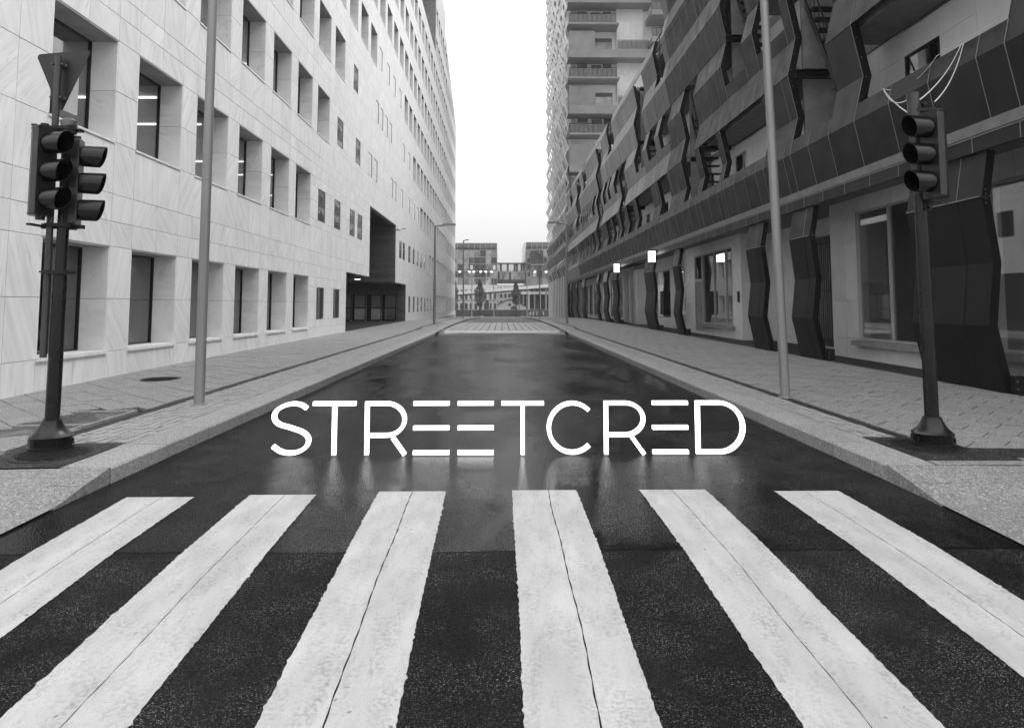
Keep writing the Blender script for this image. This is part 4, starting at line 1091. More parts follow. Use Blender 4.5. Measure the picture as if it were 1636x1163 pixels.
b = MB(); b.box(7.55, 8.0, 78.1, 111.4, -1.2, 4.9); b.build('base_wall', 'far_dark', tower)
b = MB()
for i in range(12): b.box(7.5, 7.7, 80+i*2.6, 80.9+i*2.6, -1.0, 4.9)
b.build('fins', 'white_wall_low', tower, kind='stuff')
# street-front face: storeys alternate between an open balcony with a thin slab and a closed one with a deep slab
lv = [14.2, 17.75, 21.35, 24.6, 28.0, 31.3, 34.5, 37.9, 41.2, 44.6, 48, 51.4]
for i, z in enumerate(lv):
    zt = z+3.35
    deepb = (i % 2 == 1)
    xe = 13.4 if not deepb else 17.2
    m_ = MB()
    if deepb: m_.box(7.75, xe+.4, 77.6, 79.95, z-1.0, z); m_.build('deep_slab', 'tower_band', tower)
    else: m_.box(7.75, xe+.3, 77.6, 79.95, z-.22, z); m_.build('slab', 'tower_band', tower)
    # railing with uprights
    r_ = MB(); xr0, xr1 = (7.8, xe) if not deepb else (13.5, xe)
    r_.box(xr0, xr1, 77.62, 77.66, z+1.04, z+1.10)
    x = xr0
    while x < xr1:
        r_.box(x, x+.03, 77.62, 77.66, z, z+1.04); x += .55
    rl = r_.build('railing', 'frame_dark', tower)
    g_ = MB(); g_.box(xr0, xr1, 77.68, 77.70, z+.05, z+1.0); g_.build('rail_glass', 'pane_rail', rl)
    # doors and windows of the balcony; dark head band paints in recess shade
    wl = [(9.0, 10.2, .0, 2.3), (10.7, 11.9, .0, 2.2), (12.1, 13.1, 0, 2.3)] if not deepb else [(11.0, 13.2, .2, 2.2)]
    for (x0, x1, a_, b__) in wl:
        f = MB(); f.box(x0, x1, 79.93, 79.97, z+a_, z+a_+.08); f.box(x0, x1, 79.93, 79.97, z+b__-.5, z+b__); f.box(x0, x0+.08, 79.93, 79.97, z+a_, z+b__); f.box(x1-.08, x1, 79.93, 79.97, z+a_, z+b__)
        fo = f.build('window', 'far_dark', tower); g_ = MB(); g_.box(x0+.08, x1-.08, 79.95, 79.96, z+a_+.08, z+b__-.5); g_.build('pane', 'far_pane', fo)
    if deepb:
        m_ = MB(); m_.box(7.85, 10.9, 78.2, 78.3, z+.02, z+2.4); m_.build('screen', 'tower_band', tower)
    m_ = MB(); m_.box(8.2, 8.9, 79.9, 79.95, z+1.6, z+2.35); m_.build('wall_panel', 'frame_white', tower)
    # second run of balconies, set in to the right
    m_ = MB(); m_.box(17.3, 22, 76.5, 79.95, z+1.1-.6, z+1.1); m_.build('slab', 'tower_band', tower)
    r_ = MB(); r_.box(17.3, 22, 76.52, 76.56, z+2.12, z+2.18)
    for q in range(9): r_.box(17.3+q*.55, 17.33+q*.55, 76.52, 76.56, z+1.1, z+2.12)
    rl = r_.build('railing', 'frame_dark', tower); g_ = MB(); g_.box(17.3, 22, 76.58, 76.6, z+1.15, z+2.1); g_.build('rail_glass', 'pane_rail', rl)
# projecting white stair core between the two runs
rects = []
m_ = MB()
for z in [14+1.65*i for i in range(27)]:
    for x in (13.7, 14.5, 15.3, 16.1): m_.box(x+.006, x+.794, 79.45, 79.5, z+.006, z+1.644)
m_.box(13.7, 16.9, 79.5, 79.99, 14, 58)
m_.build('stair_core', 'tower_wall', tower)

# ------------------------------------------------------------------ traffic lights
def head(root, cx, cy, z0, ang, k_=.82):
    """signal head facing direction ang (radians from +x), built in the local frame: forward = +x"""
    T = Matrix.Translation((cx, cy, z0)) @ Matrix.Rotation(ang, 4, 'Z') @ Matrix.Diagonal((k_, k_, .96, 1))
    b = MB(); n = 7
    def prof(z, s=1.0):
        pts = []
        hw, dp = .125*s, .185*s
        for i in range(n+1):
            a = math.pi/2+math.pi*i/n
            pts.append((math.cos(a)*dp-.02, -math.sin(a)*hw if False else math.sin(a)*hw, z))
        return [(.0, hw, z)]+pts+[(.0, -hw, z)]
    b.prism(prof(.0), prof(.82)); 
    b.prism(prof(-.02, .96), prof(-.001, 1.06)); b.prism(prof(.821, 1.06), prof(.84, .96))
    b.xform(T); h = b.build('signal_head', 'housing', root)
    for k in range(3):
        zc = .14+.27*k
        v = MB(); N = 18; r = .105; L0 = .015; i0 = 0
        # open tube whose underside is cut back
        rings = []
        for (xx, rr_) in ((L0, r), (1, r-.004)):
            rings.append([])
        for j in range(N+1):
            a = -math.pi/2+2*math.pi*j/N
            up = (1+math.sin(a))/2; ln = .20+.10*up**.6
            for (xx, rr_) in ((L0, r), (ln, r*1.03), (ln, r-.006), (L0, r-.006)):
                v.v.append((xx, math.cos(a)*rr_, zc+math.sin(a)*rr_))
        for j in range(N):
            for q in range(3): v.f.append((4*j+q, 4*j+q+1, 4*j+4+q+1, 4*j+4+q)); v.m.append(0)
        v.xform(T); v.build('visor', 'visor', h, smooth=True)
        l = MB(); l.tube((.001, 0, zc), (.016, 0, zc), .098, n=20); l.tube((.016, 0, zc), (.032, 0, zc), .085, .05, n=20); l.xform(T); l.build('lens', 'lens', h)
    # brackets
    c = MB(); c.tube((-.06, 0, -.015), (-.06, 0, -.06), .05, n=12); c.xform(T); c.build('hub', 'black_metal', h)
    c = MB(); c.tube((-.06, 0, .84), (-.06, 0, .875), .045, n=12); c.xform(T); c.build('hub', 'black_metal', h)
    return h
def flange(root, x, y, zg):
    b = MB(); b.lathe([(.185, zg), (.185, zg+.025), (.17, zg+.03), (.175, zg+.10), (.18, zg+.115), (.165, zg+.125), (.12, zg+.17), (.088, zg+.23), (.078, zg+.26)], x, y, 28); b.build('base', 'black_metal', root, smooth=True)
    b = MB()
    for k in range(6):
        a = k*math.pi/3+.3; b.box(x+math.cos(a)*.178-.006, x+math.cos(a)*.178+.006, y+math.sin(a)*.178-.006, y+math.sin(a)*.178+.006, zg+.04, zg+.085)
    b.build('bolt', 'iron', root)
zg = side_z(-4.15, 6.46)
tl = thing('traffic_light', 'black traffic light post with two signal heads and a triangular sign, left corner', 'traffic light', (-4.17, 6.46, zg))
flange(tl, -4.15, 6.46, zg+.006)
b = MB(); b.tube((-4.15, 6.46, zg+.2), (-4.14, 6.46, 1.72), .062, .058, n=20); b.tube((-4.14, 6.46, 1.72), (-4.13, 6.46, 3.16), .05, .05, n=20); b.build('pole', 'black_metal', tl, smooth=True)
b = MB(); b.lathe([(.066, 3.06), (.07, 3.07), (.07, 3.18), (.03, 3.21)], -4.13, 6.46, 20); b.build('cap', 'galv', tl, smooth=True)
for z in (1.74, 3.10, 2.18):
    b = MB(); b.box(-4.26, -4.06, 6.37, 6.39, z-.015, z+.015); b.box(-4.28, -4.04, 6.50, 6.52, z-.015, z+.015); b.tube((-4.05, 6.36, z), (-4.05, 6.54, z), .009, n=6); b.tube((-4.27, 6.36, z), (-4.27, 6.54, z), .009, n=6); b.box(-4.09, -4.03, 6.36, 6.40, z-.02, z+.02); b.build('clamp', 'iron', tl)
head(tl, -4.20, 6.28, 2.27, R(-16), .78)
head(tl, -4.02, 6.50, 2.20, math.atan2(.30, .95), .70)
b = MB(); b.box(-4.34, -3.95, 6.45, 6.49, 2.15, 2.185); b.box(-4.34, -4.30, 6.25, 6.45, 2.16, 2.18); b.build('cross_bracket', 'black_metal', tl)
b = MB(); b.box(-4.34, -4.0, 6.45, 6.49, 3.075, 3.10); b.box(-4.34, -4.30, 6.25, 6.45, 3.08, 3.10); b.build('cross_bracket', 'black_metal', tl)
sg_ = thing('give_way_sign', 'triangular road sign seen from behind on a thin tube beside the left traffic light', 'road sign', (-4.235, 6.43, 1.0))
b = MB(); b.tube((-4.235, 6.42, .95), (-4.235, 6.42, 3.80), .030, n=14); b.build('pole', 'dull_metal', sg_, smooth=True)
b = MB(); tri = []
cxs, cz = -4.225, 3.66
for k in range(3):
    a = R(90+120*k)+math.pi; c = Vector((cxs+math.cos(a)*.305, cz+math.sin(a)*.34))
    for q in range(-3, 4): tri.append((c.x+math.cos(a+R(q*20))*.03, c.y+math.sin(a+R(q*20))*.03))
ry = R(-12)
def tp(x, z, y): 
    dx = x-cxs; return (cxs+dx*math.cos(ry), 6.475+y+dx*math.sin(ry), z)
b.prism([tp(x, z, 0) for x, z in tri], [tp(x, z, .004) for x, z in tri]); b.build('sign_plate', 'sign_back', sg_)
b = MB()
for z in (3.72, 3.40): b.box(-4.30, -4.17, 6.45, 6.468, z-.012, z+.012); b.tube((-4.285, 6.40, z), (-4.285, 6.47, z), .008, n=6); b.tube((-4.19, 6.40, z), (-4.19, 6.47, z), .008, n=6)
b.build('clamp', 'galv', sg_)

zg = side_z(4.04, 6.46)
tr = thing('traffic_light', 'black traffic light post with one signal head and loose white wires, right corner', 'traffic light', (4.04, 6.46, zg))
flange(tr, 4.045, 6.46, zg+.006)
b = MB(); b.tube((4.045, 6.46, zg+.2), (4.03, 6.46, 2.5), .062, .056, n=20); b.build('pole', 'black_metal', tr, smooth=True)
b = MB(); b.tube((4.03, 6.46, 2.5), (4.00, 6.46, 3.49), .056, .056, n=20); b.build('pole_top', 'dull_metal', tr, smooth=True)
head(tr, 4.02, 6.27, 2.45, R(-168))
b = MB(); b.box(4.0, 4.25, 6.40, 6.44, 3.30, 3.325); b.box(4.02, 4.25, 6.40, 6.44, 2.40, 2.43); b.box(4.02, 4.09, 6.38, 6.42, 2.33, 2.42); b.tube((4.055, 6.36, 3.36), (4.055, 6.40, 3.36), .018, n=8); b.tube((4.06, 6.35, 2.36), (4.06, 6.38, 2.36), .014, n=8); b.build('cross_bracket', 'black_metal', tr)
# loose wires
def sag(p, q, s, n=14):
    out = []
    for i in range(n+1):
        t = i/n; v = Vector(p).lerp(Vector(q), t); v.z -= s*4*t*(1-t); out.append(v)
    return out
wires = [((7.40, 12.88, 5.63), (3.94, 6.46, 3.42), .12), ((7.40, 12.88, 5.63), (3.94, 6.46, 3.30), .04), ((7.40, 12.88, 5.63), (7.37, 11.2, 5.64), .22), ((7.40, 10.6, 5.64), (4.06, 6.46, 3.42), .10), ((7.40, 10.55, 5.64), (4.20, 6.44, 3.40), .13), ((7.37, 11.2, 5.645), (7.38, 9.75, 5.655), .0)]
t = thing('cable_bundle', 'loose white cables hanging from the right traffic light up to the dark facade', 'cable', (4.2, 6.6, 3.5))
for p, q, s_ in wires:
    b = MB(); b.path(sag(p, q, s_), .0065, 6); b.build('cable', 'cable', t, smooth=True)

# ------------------------------------------------------------------ lamp posts
def near_post(x, y, lean, label):
    z = side_z(x, y); t = thing('lamp_post', label, 'lamp post', (x, y, z), 'grey lamp posts along the kerbs')
    b = MB(); b.tube((x, y, z-.02), (x+lean*9, y, z+9), .068, .052, n=20); b.build('pole', 'lamp_metal', t, smooth=True)
    b = MB(); b.lathe([(.10, z), (.10, z+.012), (.072, z+.016)], x, y, 20); b.build('collar', 'kerb', t)
    hx = x+lean*9; s = -1 if x > 0 else 1
    b = MB(); b.tube((hx, y, z+8.95), (hx+s*1.2, y, z+9.0), .035, n=12); b.build('arm', 'lamp_metal', t, smooth=True)
    b = MB(); b.box(hx+s*1.0, hx+s*1.7, y-.12, y+.12, z+8.95, z+9.06); b.build('lamp_head', 'lamp_metal', t)
near_post(-4.02, 9.25, .0, 'tall grey lamp post nearest on the left pavement, in front of the marble wall')
near_post(4.02, 9.75, -.024, 'tall grey lamp post nearest on the right pavement, leaning slightly to the road')
def far_post(x, y, h, s, label, arm=1.1, r=.07):
    z = side_z(x, y); t = thing('lamp_post', label, 'lamp post', (x, y, z), 'grey lamp posts along the kerbs')
    b = MB(); b.tube((x, y, z-.03), (x, y, z+h*.45), r*1.25, r*1.2, n=12); b.tube((x, y, z+h*.45), (x, y, z+h), r, r*.9, n=12); b.build('pole', 'lamp_metal', t, smooth=True)
    b = MB(); b.tube((x-.05*s, y, z+h-.03), (x+s*arm*.6, y, z+h+.03), .05, n=8); b.build('arm', 'lamp_metal', t, smooth=True)
    b = MB(); b.box(x+s*arm*.45, x+s*arm*1.2, y-.14, y+.14, z+h+.02, z+h+.12); b.build('lamp_head', 'lamp_metal', t)
far_post(-4.3, 43.7, 6.3, 1, 'slim lamp post with a short arm, second on the left pavement by the entrance cut')
far_post(4.27, 45.0, 6.6, -1, 'slim lamp post with a short arm, second on the right pavement', 1.0)
far_post(-4.45, 78.6, 8.9, 1, 'thin distant lamp post, third on the left pavement', .5)
far_post(4.34, 78.5, 7.4, -1, 'thin distant lamp post, third on the right pavement', .5)

# ------------------------------------------------------------------ far end of the street
GZ = -1.0
t = thing('retaining_wall', 'low dark wall closing the far end of the street', 'wall', (0, 138, GZ))
for i in range(24): m_ = MB(); m_.box(-9.3+i*1.2, -9.3+i*1.2+1.19, 138, 138.4, GZ-.4, .50); m_.build('wall_segment', 'far_dark', t)
m_ = MB(); m_.box(-9.4, 19.6, 137.95, 138.45, .505, .60); m_.build('coping', 'far_grey', t)
def glass_block(label, x0, x1, y, z0, z1, nx, nz, depth, seed, base=None):
    rr = random.Random(seed); t = thing('glass_office_building', label, 'building', ((x0+x1)/2, y, GZ))
    b = MB(); b.box(x0, x1, y+.5, y+depth, z0, z1-.9); b.build('core', 'far_grey', t)
    fr = MB(); dx = (x1-x0)/nx; dz = (z1-z0)/nz
    for i in range(nx+1): fr.box(x0+dx*i-.035, x0+dx*i+.035, y-.05, y+.02, z0, z1)
    for j in range(nz+1): fr.box(x0, x1, y-.04, y+.03, z0+dz*j-.06, z0+dz*j+.06)
    fr.build('curtain_frame', 'far_grey', t)
    for i in range(nx):
        for j in range(nz):
            m_ = MB(); m_.box(x0+dx*i+.04, x0+dx*(i+1)-.04, y+.03, y+.06, z0+dz*j+.06, z0+dz*(j+1)-.06)
            topr = j == nz-1
            m_.build('pane', 'pane_rail' if topr else rr.choice(['far_pane', 'far_pane', 'far_dark', 'far_grey', 'far_pane']), t)
            if not topr and rr.random() < .25:
                m_ = MB(); cx_ = x0+dx*(i+.5); m_.box(cx_-dx*.25, cx_+dx*.25, y-.01, y+.025, z0+dz*j+.3, z0+dz*(j+1)-.3); m_.build('window', rr.choice(['far_dark', 'far_white', 'far_dark']), t)
    return t
glass_block('glass fronted office block at the far end of street, left of the gap', -21, -1.1, 150, 5.9, 15.1, 16, 6, 18, 3)
rt = glass_block('glass fronted office block at the far end of street, right of the gap', 5.3, 21, 150, 5.9, 15.3, 13, 6, 18, 8)
b = MB(); b.box(4.8, 5.2, 150, 166, 10.9, 15.2); b.build('side_wall', 'far_white', rt)
b = MB(); b.box(6.3, 8.9, 146.5, 149.9, 10.3, 13.2); b.build('corner_box', 'far_dark', rt); b = MB(); b.box(6.2, 9.0, 146.4, 149.9, 10.1, 10.28); b.build('corner_slab', 'far_grey', rt)
# bridge between them
t = thing('skybridge', 'two storey glazed bridge joining the two glass blocks at the street end', 'bridge', (2, 151, GZ))
b = MB(); b.box(-1.05, 5.2, 151, 156, 6.4, 7.1); b.build('deck', 'far_dark', t); b = MB(); b.box(-1.05, 5.2, 151, 156, 10.55, 10.85); b.build('roof', 'far_dark', t)
b = MB(); b.box(-1.0, 5.2, 152.5, 155.8, 7.1, 8.75); b.build('inner_wall', 'far_grey', t); b = MB(); b.box(-1.05, 5.2, 150.95, 151.1, 8.75, 8.95); b.build('mid_band', 'far_grey', t)
rr = random.Random(4)
for i in range(12):
    for j, (za, zb_) in enumerate(((7.12, 8.74), (8.96, 10.54))):
        m_ = MB(); m_.box(-1.0+i*.51, -1.0+i*.51+.47, 151.02, 151.06, za, zb_)
        m_.build('pane', ('far_white' if (i % 3 != 1 and i < 11 and i != 8) else 'far_dark') if j else rr.choice(['far_pane', 'far_dark', 'far_grey', 'far_pane']), t)
# white building under the left glass block
t = thing('white_building', 'white two storey building with rows of dark windows below the left glass block', 'building', (-10, 148, GZ))
b = MB(); b.box(-22, -1.0, 149, 160, GZ-.3, 5.85); b.build('wall', 'far_white', t)
for i in range(11):
    for (za, zb_) in ((2.9, 4.9), (.7, 2.0)):
        x = -12.2+i*1.04
        m_ = MB(); m_.box(x, x+.55, 148.9, 148.98, za-.1, zb_-.1); f = m_.build('window', 'far_dark', t)
    m_ = MB(); m_.box(x-.32, x-.16, 148.8, 148.99, GZ, 2.3); m_.build('pilaster', 'far_white', t)
b = MB(); b.box(-3.6, -2.8, 148.7, 148.97, GZ, 2.6); b.build('door', 'far_dark', t)
b = MB(); b.box(-22, -1.0, 148.85, 148.99, 2.45, 2.65); b.build('cornice', 'far_grey', t)
t = thing('distant_building', 'pale distant building glimpsed under the glazed bridge', 'building', (2, 175, GZ))
b = MB(); b.box(-3, 9, 175, 185, GZ-1, 6.6); b.build('wall', 'far_white', t)
for i in range(11):
    for z in (-.2, 1.6, 3.4, 5.0): m_ = MB(); m_.box(-2.6+i*1.05, -2.0+i*1.05, 174.9, 174.98, z, z+1.0); m_.build('window', 'far_dark', t)
# columns and rooms under the right block
t = thing('arcade_building', 'shadowed ground storey with pale columns under the right glass block', 'building', (12, 152, GZ))
b = MB(); b.box(4.2, 22, 153, 160, GZ-.3, 5.85); b.build('wall', 'far_dark', t)
for i in range(12): m_ = MB(); x = 4.6+i*1.25; m_.box(x, x+.28, 151.6, 152, GZ, 5.8); m_.build('column', 'far_white' if i % 2 else 'far_grey', t)
b = MB(); b.box(4.2, 22, 151.4, 153, 3.9, 4.5); b.build('beam', 'far_white', t)
# curved pavilion
t = thing('pavilion', 'low white pavilion with a curved roof and round dark windows beyond the wall', 'pavilion', (2.3, 145, GZ))
b = MB(); pr = [(-1.0, GZ)]+[(-1.0+i*.5, 1.15+1.35*math.sin(math.pi*min(1, (i+.4)/12))) for i in range(13)]+[(5.2, GZ)]
b.prism([(x, 144, z) for x, z in pr], [(x, 147.5, z) for x, z in pr]); b.build('body', 'far_white', t)
b = MB(); prr = [(x, z) for x, z in pr[1:-1]]
b.prism([(x, 143.8, z+.02) for x, z in prr]+[(x, 143.8, z+.22) for x, z in reversed(prr)], [(x, 147.6, z+.02) for x, z in prr]+[(x, 147.6, z+.22) for x, z in reversed(prr)]); b.build('roof_edge', 'far_dark', t)
for (x, z, r_) in ((1.6, 1.55, .32), (2.5, .55, .75), (3.2, 1.7, .22)):
    m_ = MB(); m_.tube((x, 143.93, z), (x, 143.98, z), r_, n=16); m_.build('round_window', 'far_dark', t)
# ramp
t = thing('ramp_bridge', 'thin sloping road ramp crossing the view at the far end', 'bridge', (0, 142.5, 4))
b = MB(); b.prism([(-13, 142, 3.05), (-13, 144, 3.05), (-13, 144, 3.35), (-13, 142, 3.35)], [(17, 142, 5.45), (17, 144, 5.45), (17, 144, 5.75), (17, 142, 5.75)]); b.build('deck', 'far_dark', t)
b = MB(); b.prism([(-13, 141.9, 3.36), (-13, 142.0, 3.36), (-13, 142.0, 4.0), (-13, 141.9, 4.0)], [(17, 141.9, 5.76), (17, 142.0, 5.76), (17, 142.0, 6.4), (17, 141.9, 6.4)]); b.build('parapet', 'far_white', t)
for x in (-8, -2.6, 3.6, 9.2): m_ = MB(); m_.box(x-.15, x+.15, 142.6, 143.1, GZ, 3.1+(x+13)/30*2.4); m_.build('pier', 'far_grey', t)
# masts and catenary lamps
masts = [(-5.9, 134, 8.4, 'thin mast left of the first street-end tree, carrying hanging lamps'), (-1.6, 134, 8.4, 'thin mast in the middle of the street end, carrying hanging lamps'), (4.9, 134, 8.4, 'thin mast right of the second street-end tree'), (7.4, 134, 12.6, 'taller thick mast at the right of the street end')]
for x, y, h, lab in masts:
    t = thing('mast', lab, 'mast', (x, y, GZ), 'masts at the far end of the street'); b = MB(); b.tube((x, y, GZ-.1), (x, y, h), .11 if h < 10 else .16, .08, n=10); b.build('pole', 'lamp_metal', t)
t = thing('suspension_wire', 'thin wire stretched across the street end between the masts', 'wire', (0, 134, 8.3))
b = MB(); b.path([(-12, 134, 8.3), (-5.9, 134, 8.32), (-1.6, 134, 8.3), (4.9, 134, 8.25), (10, 134, 8.2)], .035, 6); b.build('wire', 'far_dark', t)
for i, px in enumerate((733, 748, 755.5, 766.5, 774.5, 784, 853, 871)):
    x = (px-800.5)/8.14; names = ['leftmost', 'second from left', 'third from left', 'fourth from left', 'fifth from left', 'sixth from left', 'seventh from left', 'rightmost']
    t = thing('hanging_lamp', 'round lit lamp hung on the wire at the street end, '+names[i], 'lamp', (x, 134, 8.1), 'round lamps hung on the wire at the street end')
    m_ = MB(); m_.lathe([(.03, 8.0-.16), (.20, 8.0-.12), (.27, 8.0), (.20, 8.0+.12), (.03, 8.0+.16)], x, 134, 14); m_.build('globe', 'bulb', t, smooth=True)
    m_ = MB(); m_.tube((x, 134, 8.15), (x, 134, 8.3), .03, n=6); m_.build('hanger', 'far_dark', t)
# trees
def tree(x, y, z, h, w_, zc, seed, label):
    rr = random.Random(seed); t = thing('tree', label, 'tree', (x, y, z), 'young trees at the far end of the street')
    b = MB(); top = z+h
    b.tube((x, y, z-.1), (x+.05, y, z+h*.45), .13, .09, n=8); b.tube((x+.05, y, z+h*.45), (x, y, top-.5), .09, .03, n=7); limbs = []
    for i in range(16):
        a = rr.uniform(0, 6.28); z0 = lerp(zc, top-1, rr.random()); f = 1-(z0-zc)/(top-zc); L_ = w_*(.35+.5*f)
        e_ = (x+math.cos(a)*L_, y+math.sin(a)*L_, z0+L_*.7); limbs.append((e_, f)); b.tube((x, y, z0-.2), e_, .045, .015, n=5)
    b.build('trunk', 'bark', t)
    c = MB()
    for i in range(4200):
        u = rr.random()**.8; zz = lerp(zc, top, u); rad = w_*(math.sin(math.pi*min(1, (u*.93+.10)))**.75)*(.92-.35*u)
        k = int(zz*2.2+rr.random()*.6); rad *= .72+.45*math.sin(k*2.3+seed)**2
        a = rr.uniform(0, 6.28); q = rr.random()**.5*rad
        if rr.random() < .42*(1+math.sin(a*3+zz*2.6+seed)): continue
        p = Vector((x+math.cos(a)*q, y+math.sin(a)*q, zz)); d1 = Vector((rr.uniform(-1, 1), rr.uniform(-1, 1), rr.uniform(-.6, .6))).normalized()*rr.uniform(.08, .16); d2 = d1.orthogonal().normalized()*rr.uniform(.05, .10)
        c.quad(tuple(p-d1), tuple(p+d2), tuple(p+d1), tuple(p-d2))
    c.build('crown', 'leaf', t)
tree(-4.15, 128, -.75, 7.1, 1.35, 1.3, 3, 'young leafy tree at the street end, taller one left of centre')
tree(2.6, 128, -.75, 6.7, 1.15, 1.6, 5, 'young leafy tree at the street end, right of centre')
tree(-8.9, 126, -.75, 7.4, 1.35, .4, 9, 'dark tree half hidden behind the far corner of the marble building')
# bench and low wall by the left corner, bicycles on the right
t = thing('concrete_block', 'pale low concrete structure at the far left corner of the street', 'wall', (-8.6, 120, GZ)); b = MB(); b.box(-9.9, -8.6, 119, 123, GZ, 1.0); b.box(-9.95, -8.55, 118.9, 123.1, 1.0, 1.12); b.build('wall_block', 'far_white', t)
def bicycle(x, y, z, a, lab):
    t = thing('bicycle', lab, 'bicycle', (x, y, z), 'bicycles parked at the far end of the street')
    T = Matrix.Translation((x, y, z)) @ Matrix.Rotation(a, 4, 'Z')
    for cx_ in (-.5, .5):
        b = MB(); b.path([(cx_+math.cos(k*math.pi/10)*.33, 0, .35+math.sin(k*math.pi/10)*.33) for k in range(21)], .03, 6)
        for k in range(6): b.tube((cx_, 0, .35), (cx_+math.cos(k*math.pi/3)*.32, 0, .35+math.sin(k*math.pi/3)*.32), .006, n=4)
        b.xform(T); b.build('wheel', 'frame_dark', t)
    b = MB()
    for p, q in (((-.5, 0, .35), (-.12, 0, .32)), ((-.12, 0, .32), (-.25, 0, .85)), ((-.12, 0, .32), (.38, 0, .8)), ((-.22, 0, .78), (.36, 0, .86)), ((-.5, 0, .35), (-.24, 0, .8)), ((.5, 0, .35), (.36, 0, .98))): b.tube(p, q, .028, n=6)
    b.xform(T); b.build('frame', 'far_white', t)
    b = MB(); b.box(-.36, -.12, -.07, .07, .86, .92); b.xform(T); b.build('saddle', 'frame_dark', t)
    b = MB(); b.tube((.34, -.28, 1.02), (.34, .28, 1.02), .02, n=6); b.xform(T); b.build('handlebar', 'far_white', t)
for i, nm in enumerate(('leftmost of the row', 'second from the left in the row', 'middle of the row', 'second from the right in the row', 'rightmost of the row')):
    bicycle(5.2+i*.62, 126.5+.3*(i % 2), -.74, R(62+9*i), 'bicycle parked at the far right street corner, '+nm)

rr = random.Random(21); c = MB()
for i in range(60):
    sd = rr.choice([-1, 1]); x = sd*rr.uniform(3.0, 7.0); y = rr.uniform(3.2, 16) if rr.random() < .6 else rr.uniform(3.2, 5.4)
    z = (road_z(y) if abs(x) < 3.14 else side_z(x, y))+.006; a = rr.uniform(0, 6.28); r_ = rr.uniform(.008, .022)
    P_ = [(x+math.cos(a+k)*r_*q, y+math.sin(a+k)*r_*q, z+h_) for k, q, h_ in ((0, 1, 0), (1.2, .6, .003), (2.4, .8, 0), (3.6, .9, .004), (4.9, .6, .0))]
    c.poly(P_)
c.build('fallen_leaves', 'leaf', kind='stuff')

# ------------------------------------------------------------------ standing white letters on the wet road
LYP = 6.63; LH = .500; SW = .0365; LD = .05
def lx(px): return (px-800.6)/(1090.67/6.52)
def stroke(mb, pts, w_=SW, closed=False):
    """ribbon of width w_ along pts (x,z), extruded in y"""
    n = len(pts); L_ = []; R_ = []
    for i in range(n):
        if closed: a, c = pts[i-1], pts[(i+1) % n]
        else: a, c = pts[max(i-1, 0)], pts[min(i+1, n-1)]
        d = Vector((c[0]-a[0], c[1]-a[1])).normalized(); nn = Vector((-d.y, d.x)); p = Vector(pts[i])
        k = 1.0
        if 0 < i < n-1:
            d1 = (Vector(pts[i])-Vector(pts[i-1])).normalized(); k = 1/max(.5, abs(d1.dot(d)))
        L_.append(p+nn*w_/2*k); R_.append(p-nn*w_/2*k)
    rng = range(n) if closed else range(n-1)
    for i in rng:
        j = (i+1) % n; q = [R_[i], R_[j], L_[j], L_[i]]
        mb.prism([(v.x, LYP, v.y) for v in q], [(v.x, LYP+LD, v.y) for v in q])
def arc(cx_, cz_, rx, rz_, a0, a1, n=20): return [(cx_+rx*math.cos(R(lerp(a0, a1, i/n))), cz_+rz_*math.sin(R(lerp(a0, a1, i/n)))) for i in range(n+1)]
Z0 = .012; h2 = SW/2; ZT = Z0+LH
def cat(pts):
    """smooth curve through points"""
    out = []; P = [pts[0]]+list(pts)+[pts[-1]]
    for i in range(1, len(P)-2):
        for k in range(8):
            t = k/8; f = lambda a, b_, c, d: .5*((2*b_)+(-a+c)*t+(2*a-5*b_+4*c-d)*t*t+(-a+3*b_-3*c+d)*t**3)
            out.append((f(P[i-1][0], P[i][0], P[i+1][0], P[i+2][0]), f(P[i-1][1], P[i][1], P[i+1][1], P[i+2][1])))
    out.append(pts[-1]); return out
def L_S(x0, x1, mb):
    q = lambda u, v: (lerp(x0+h2*.6, x1-h2, u), Z0+h2+(LH-SW)*v)
    stroke(mb, cat([q(.93, .90), q(.78, .975), q(.55, 1.0), q(.28, .95), q(.08, .84), q(.045, .70), q(.18, .585), (lerp(x0+h2*.6, x1-h2, .5), Z0+LH*.51), q(.83, .42), q(.985, .30), q(.95, .15), q(.76, .04), q(.50, 0), q(.24, .035), q(.02, .14)]))
def L_T(x0, x1, mb):
    c = (x0+x1)/2; stroke(mb, [(x0, ZT-h2), (x1, ZT-h2)]); stroke(mb, [(c, Z0), (c, ZT-SW-.0005)])
def L_R(x0, x1, mb):
    xs = x0+h2; stroke(mb, [(xs, Z0), (xs, ZT)]); rz_ = (LH*.60)/2; cz_ = ZT-h2-rz_; xc = x1-.06-rz_*.95
    stroke(mb, [(xs+h2+.0004, ZT-h2), (xc, ZT-h2)]+arc(xc, cz_, rz_*.95+.03, rz_, 88, -88, 22)+[(xc, cz_-rz_), (xs+h2+.0004, cz_-rz_)])
    stroke(mb, [(xc+.06, cz_-rz_-h2-.0004), (x1-.025, Z0)])
def L_C(x0, x1, mb):
    rz_ = (LH-SW)/2; stroke(mb, arc((x0+h2)+rz_*.97, Z0+h2+rz_, rz_*.97, rz_, 45, 315, 40))
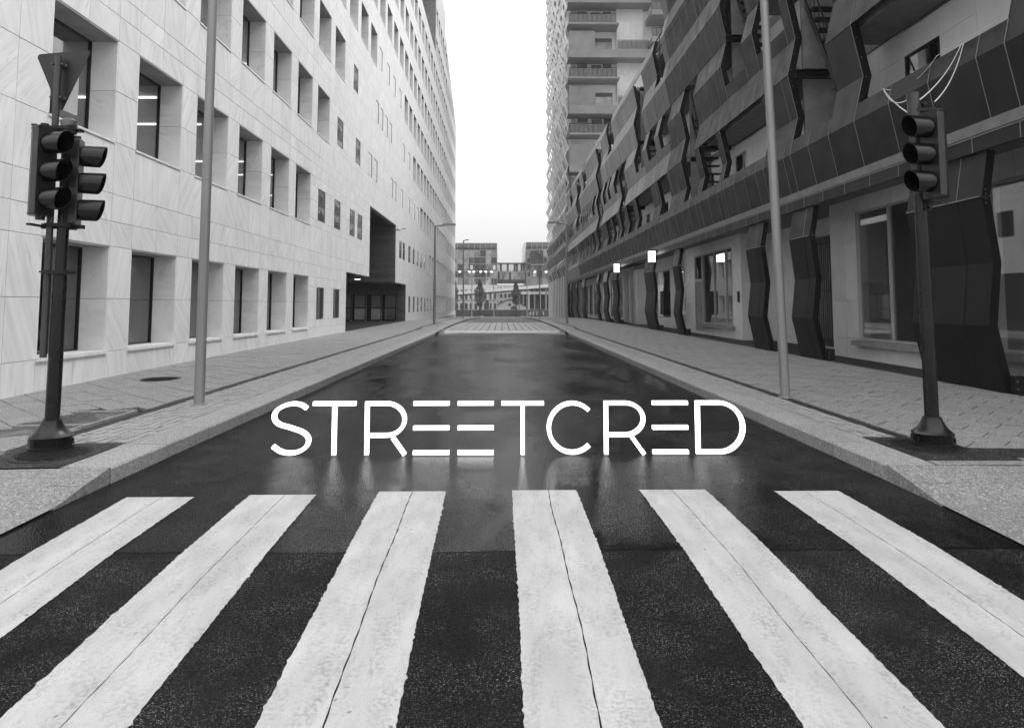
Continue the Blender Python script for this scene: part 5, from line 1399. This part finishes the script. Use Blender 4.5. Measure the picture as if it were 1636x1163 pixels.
def L_D(x0, x1, mb):
    xs = x0+h2; rz_ = (LH-SW)/2; xc = x1-h2-rz_*.98; stroke(mb, [(xs, Z0), (xs, ZT)])
    stroke(mb, [(xs+h2+.0004, ZT-h2), (xc, ZT-h2)]+arc(xc, Z0+h2+rz_, rz_*.98, rz_, 88, -88, 30)+[(xc, Z0+h2), (xs+h2+.0004, Z0+h2)])
spec = [('S', 433, 496, L_S), ('T', 499, 567, L_T), ('R', 582, 650, L_R), ('E', 659, 716.5, None), ('E', 730, 787.5, None), ('T', 800, 868, L_T), ('C', 873, 948, L_C), ('R', 965, 1033, L_R), ('E', 1043, 1100, None), ('D', 1113, 1192, L_D)]
lab = ['letter S, first of the white word standing on the wet road', 'letter T directly after the S in the white word on the road', 'letter R between the first T and the pair of barred Es',
       'three bar letter E right after the first R, left one of the pair', 'three bar letter E before the second T, right one of the pair', 'letter T after the pair of barred Es, middle of the word',
       'round open letter C in the white word on the wet road', 'letter R directly after the C in the white word', 'three bar letter E standing alone just before the final D', 'letter D, last of the white word standing on the wet road']
for i, (ch, a, c, fn) in enumerate(spec):
    x0, x1 = lx(a), lx(c); t = thing('standing_letter', 'white glowing '+lab[i], 'letter', ((x0+x1)/2, LYP+LD/2, 0), 'white letters standing on the wet road')
    if fn:
        mb = MB(); fn(x0, x1, mb); mb.build('letter_body', 'letter', t)
    else:
        for z in (Z0, Z0+LH/2-h2, ZT-SW): m_ = MB(); m_.box(x0, x1, LYP, LYP+LD, z, z+SW); m_.build('bar', 'letter', t)

# ------------------------------------------------------------------ thin mist in the street
b = MB(); b.box(-60, 60, -20, 230, -3.2, 70)
hz = b.build('haze', 'frame_white', kind='stuff')
hm = bpy.data.materials.new('haze'); hm.use_nodes = True; hn = hm.node_tree; hn.nodes.clear()
ho = hn.nodes.new('ShaderNodeOutputMaterial'); hv = hn.nodes.new('ShaderNodeVolumePrincipled'); hv.inputs['Color'].default_value = g4(.95); hv.inputs['Density'].default_value = .0007; hv.inputs['Anisotropy'].default_value = .3
hn.links.new(hv.outputs[0], ho.inputs['Volume']); hz.data.materials.clear(); hz.data.materials.append(hm)
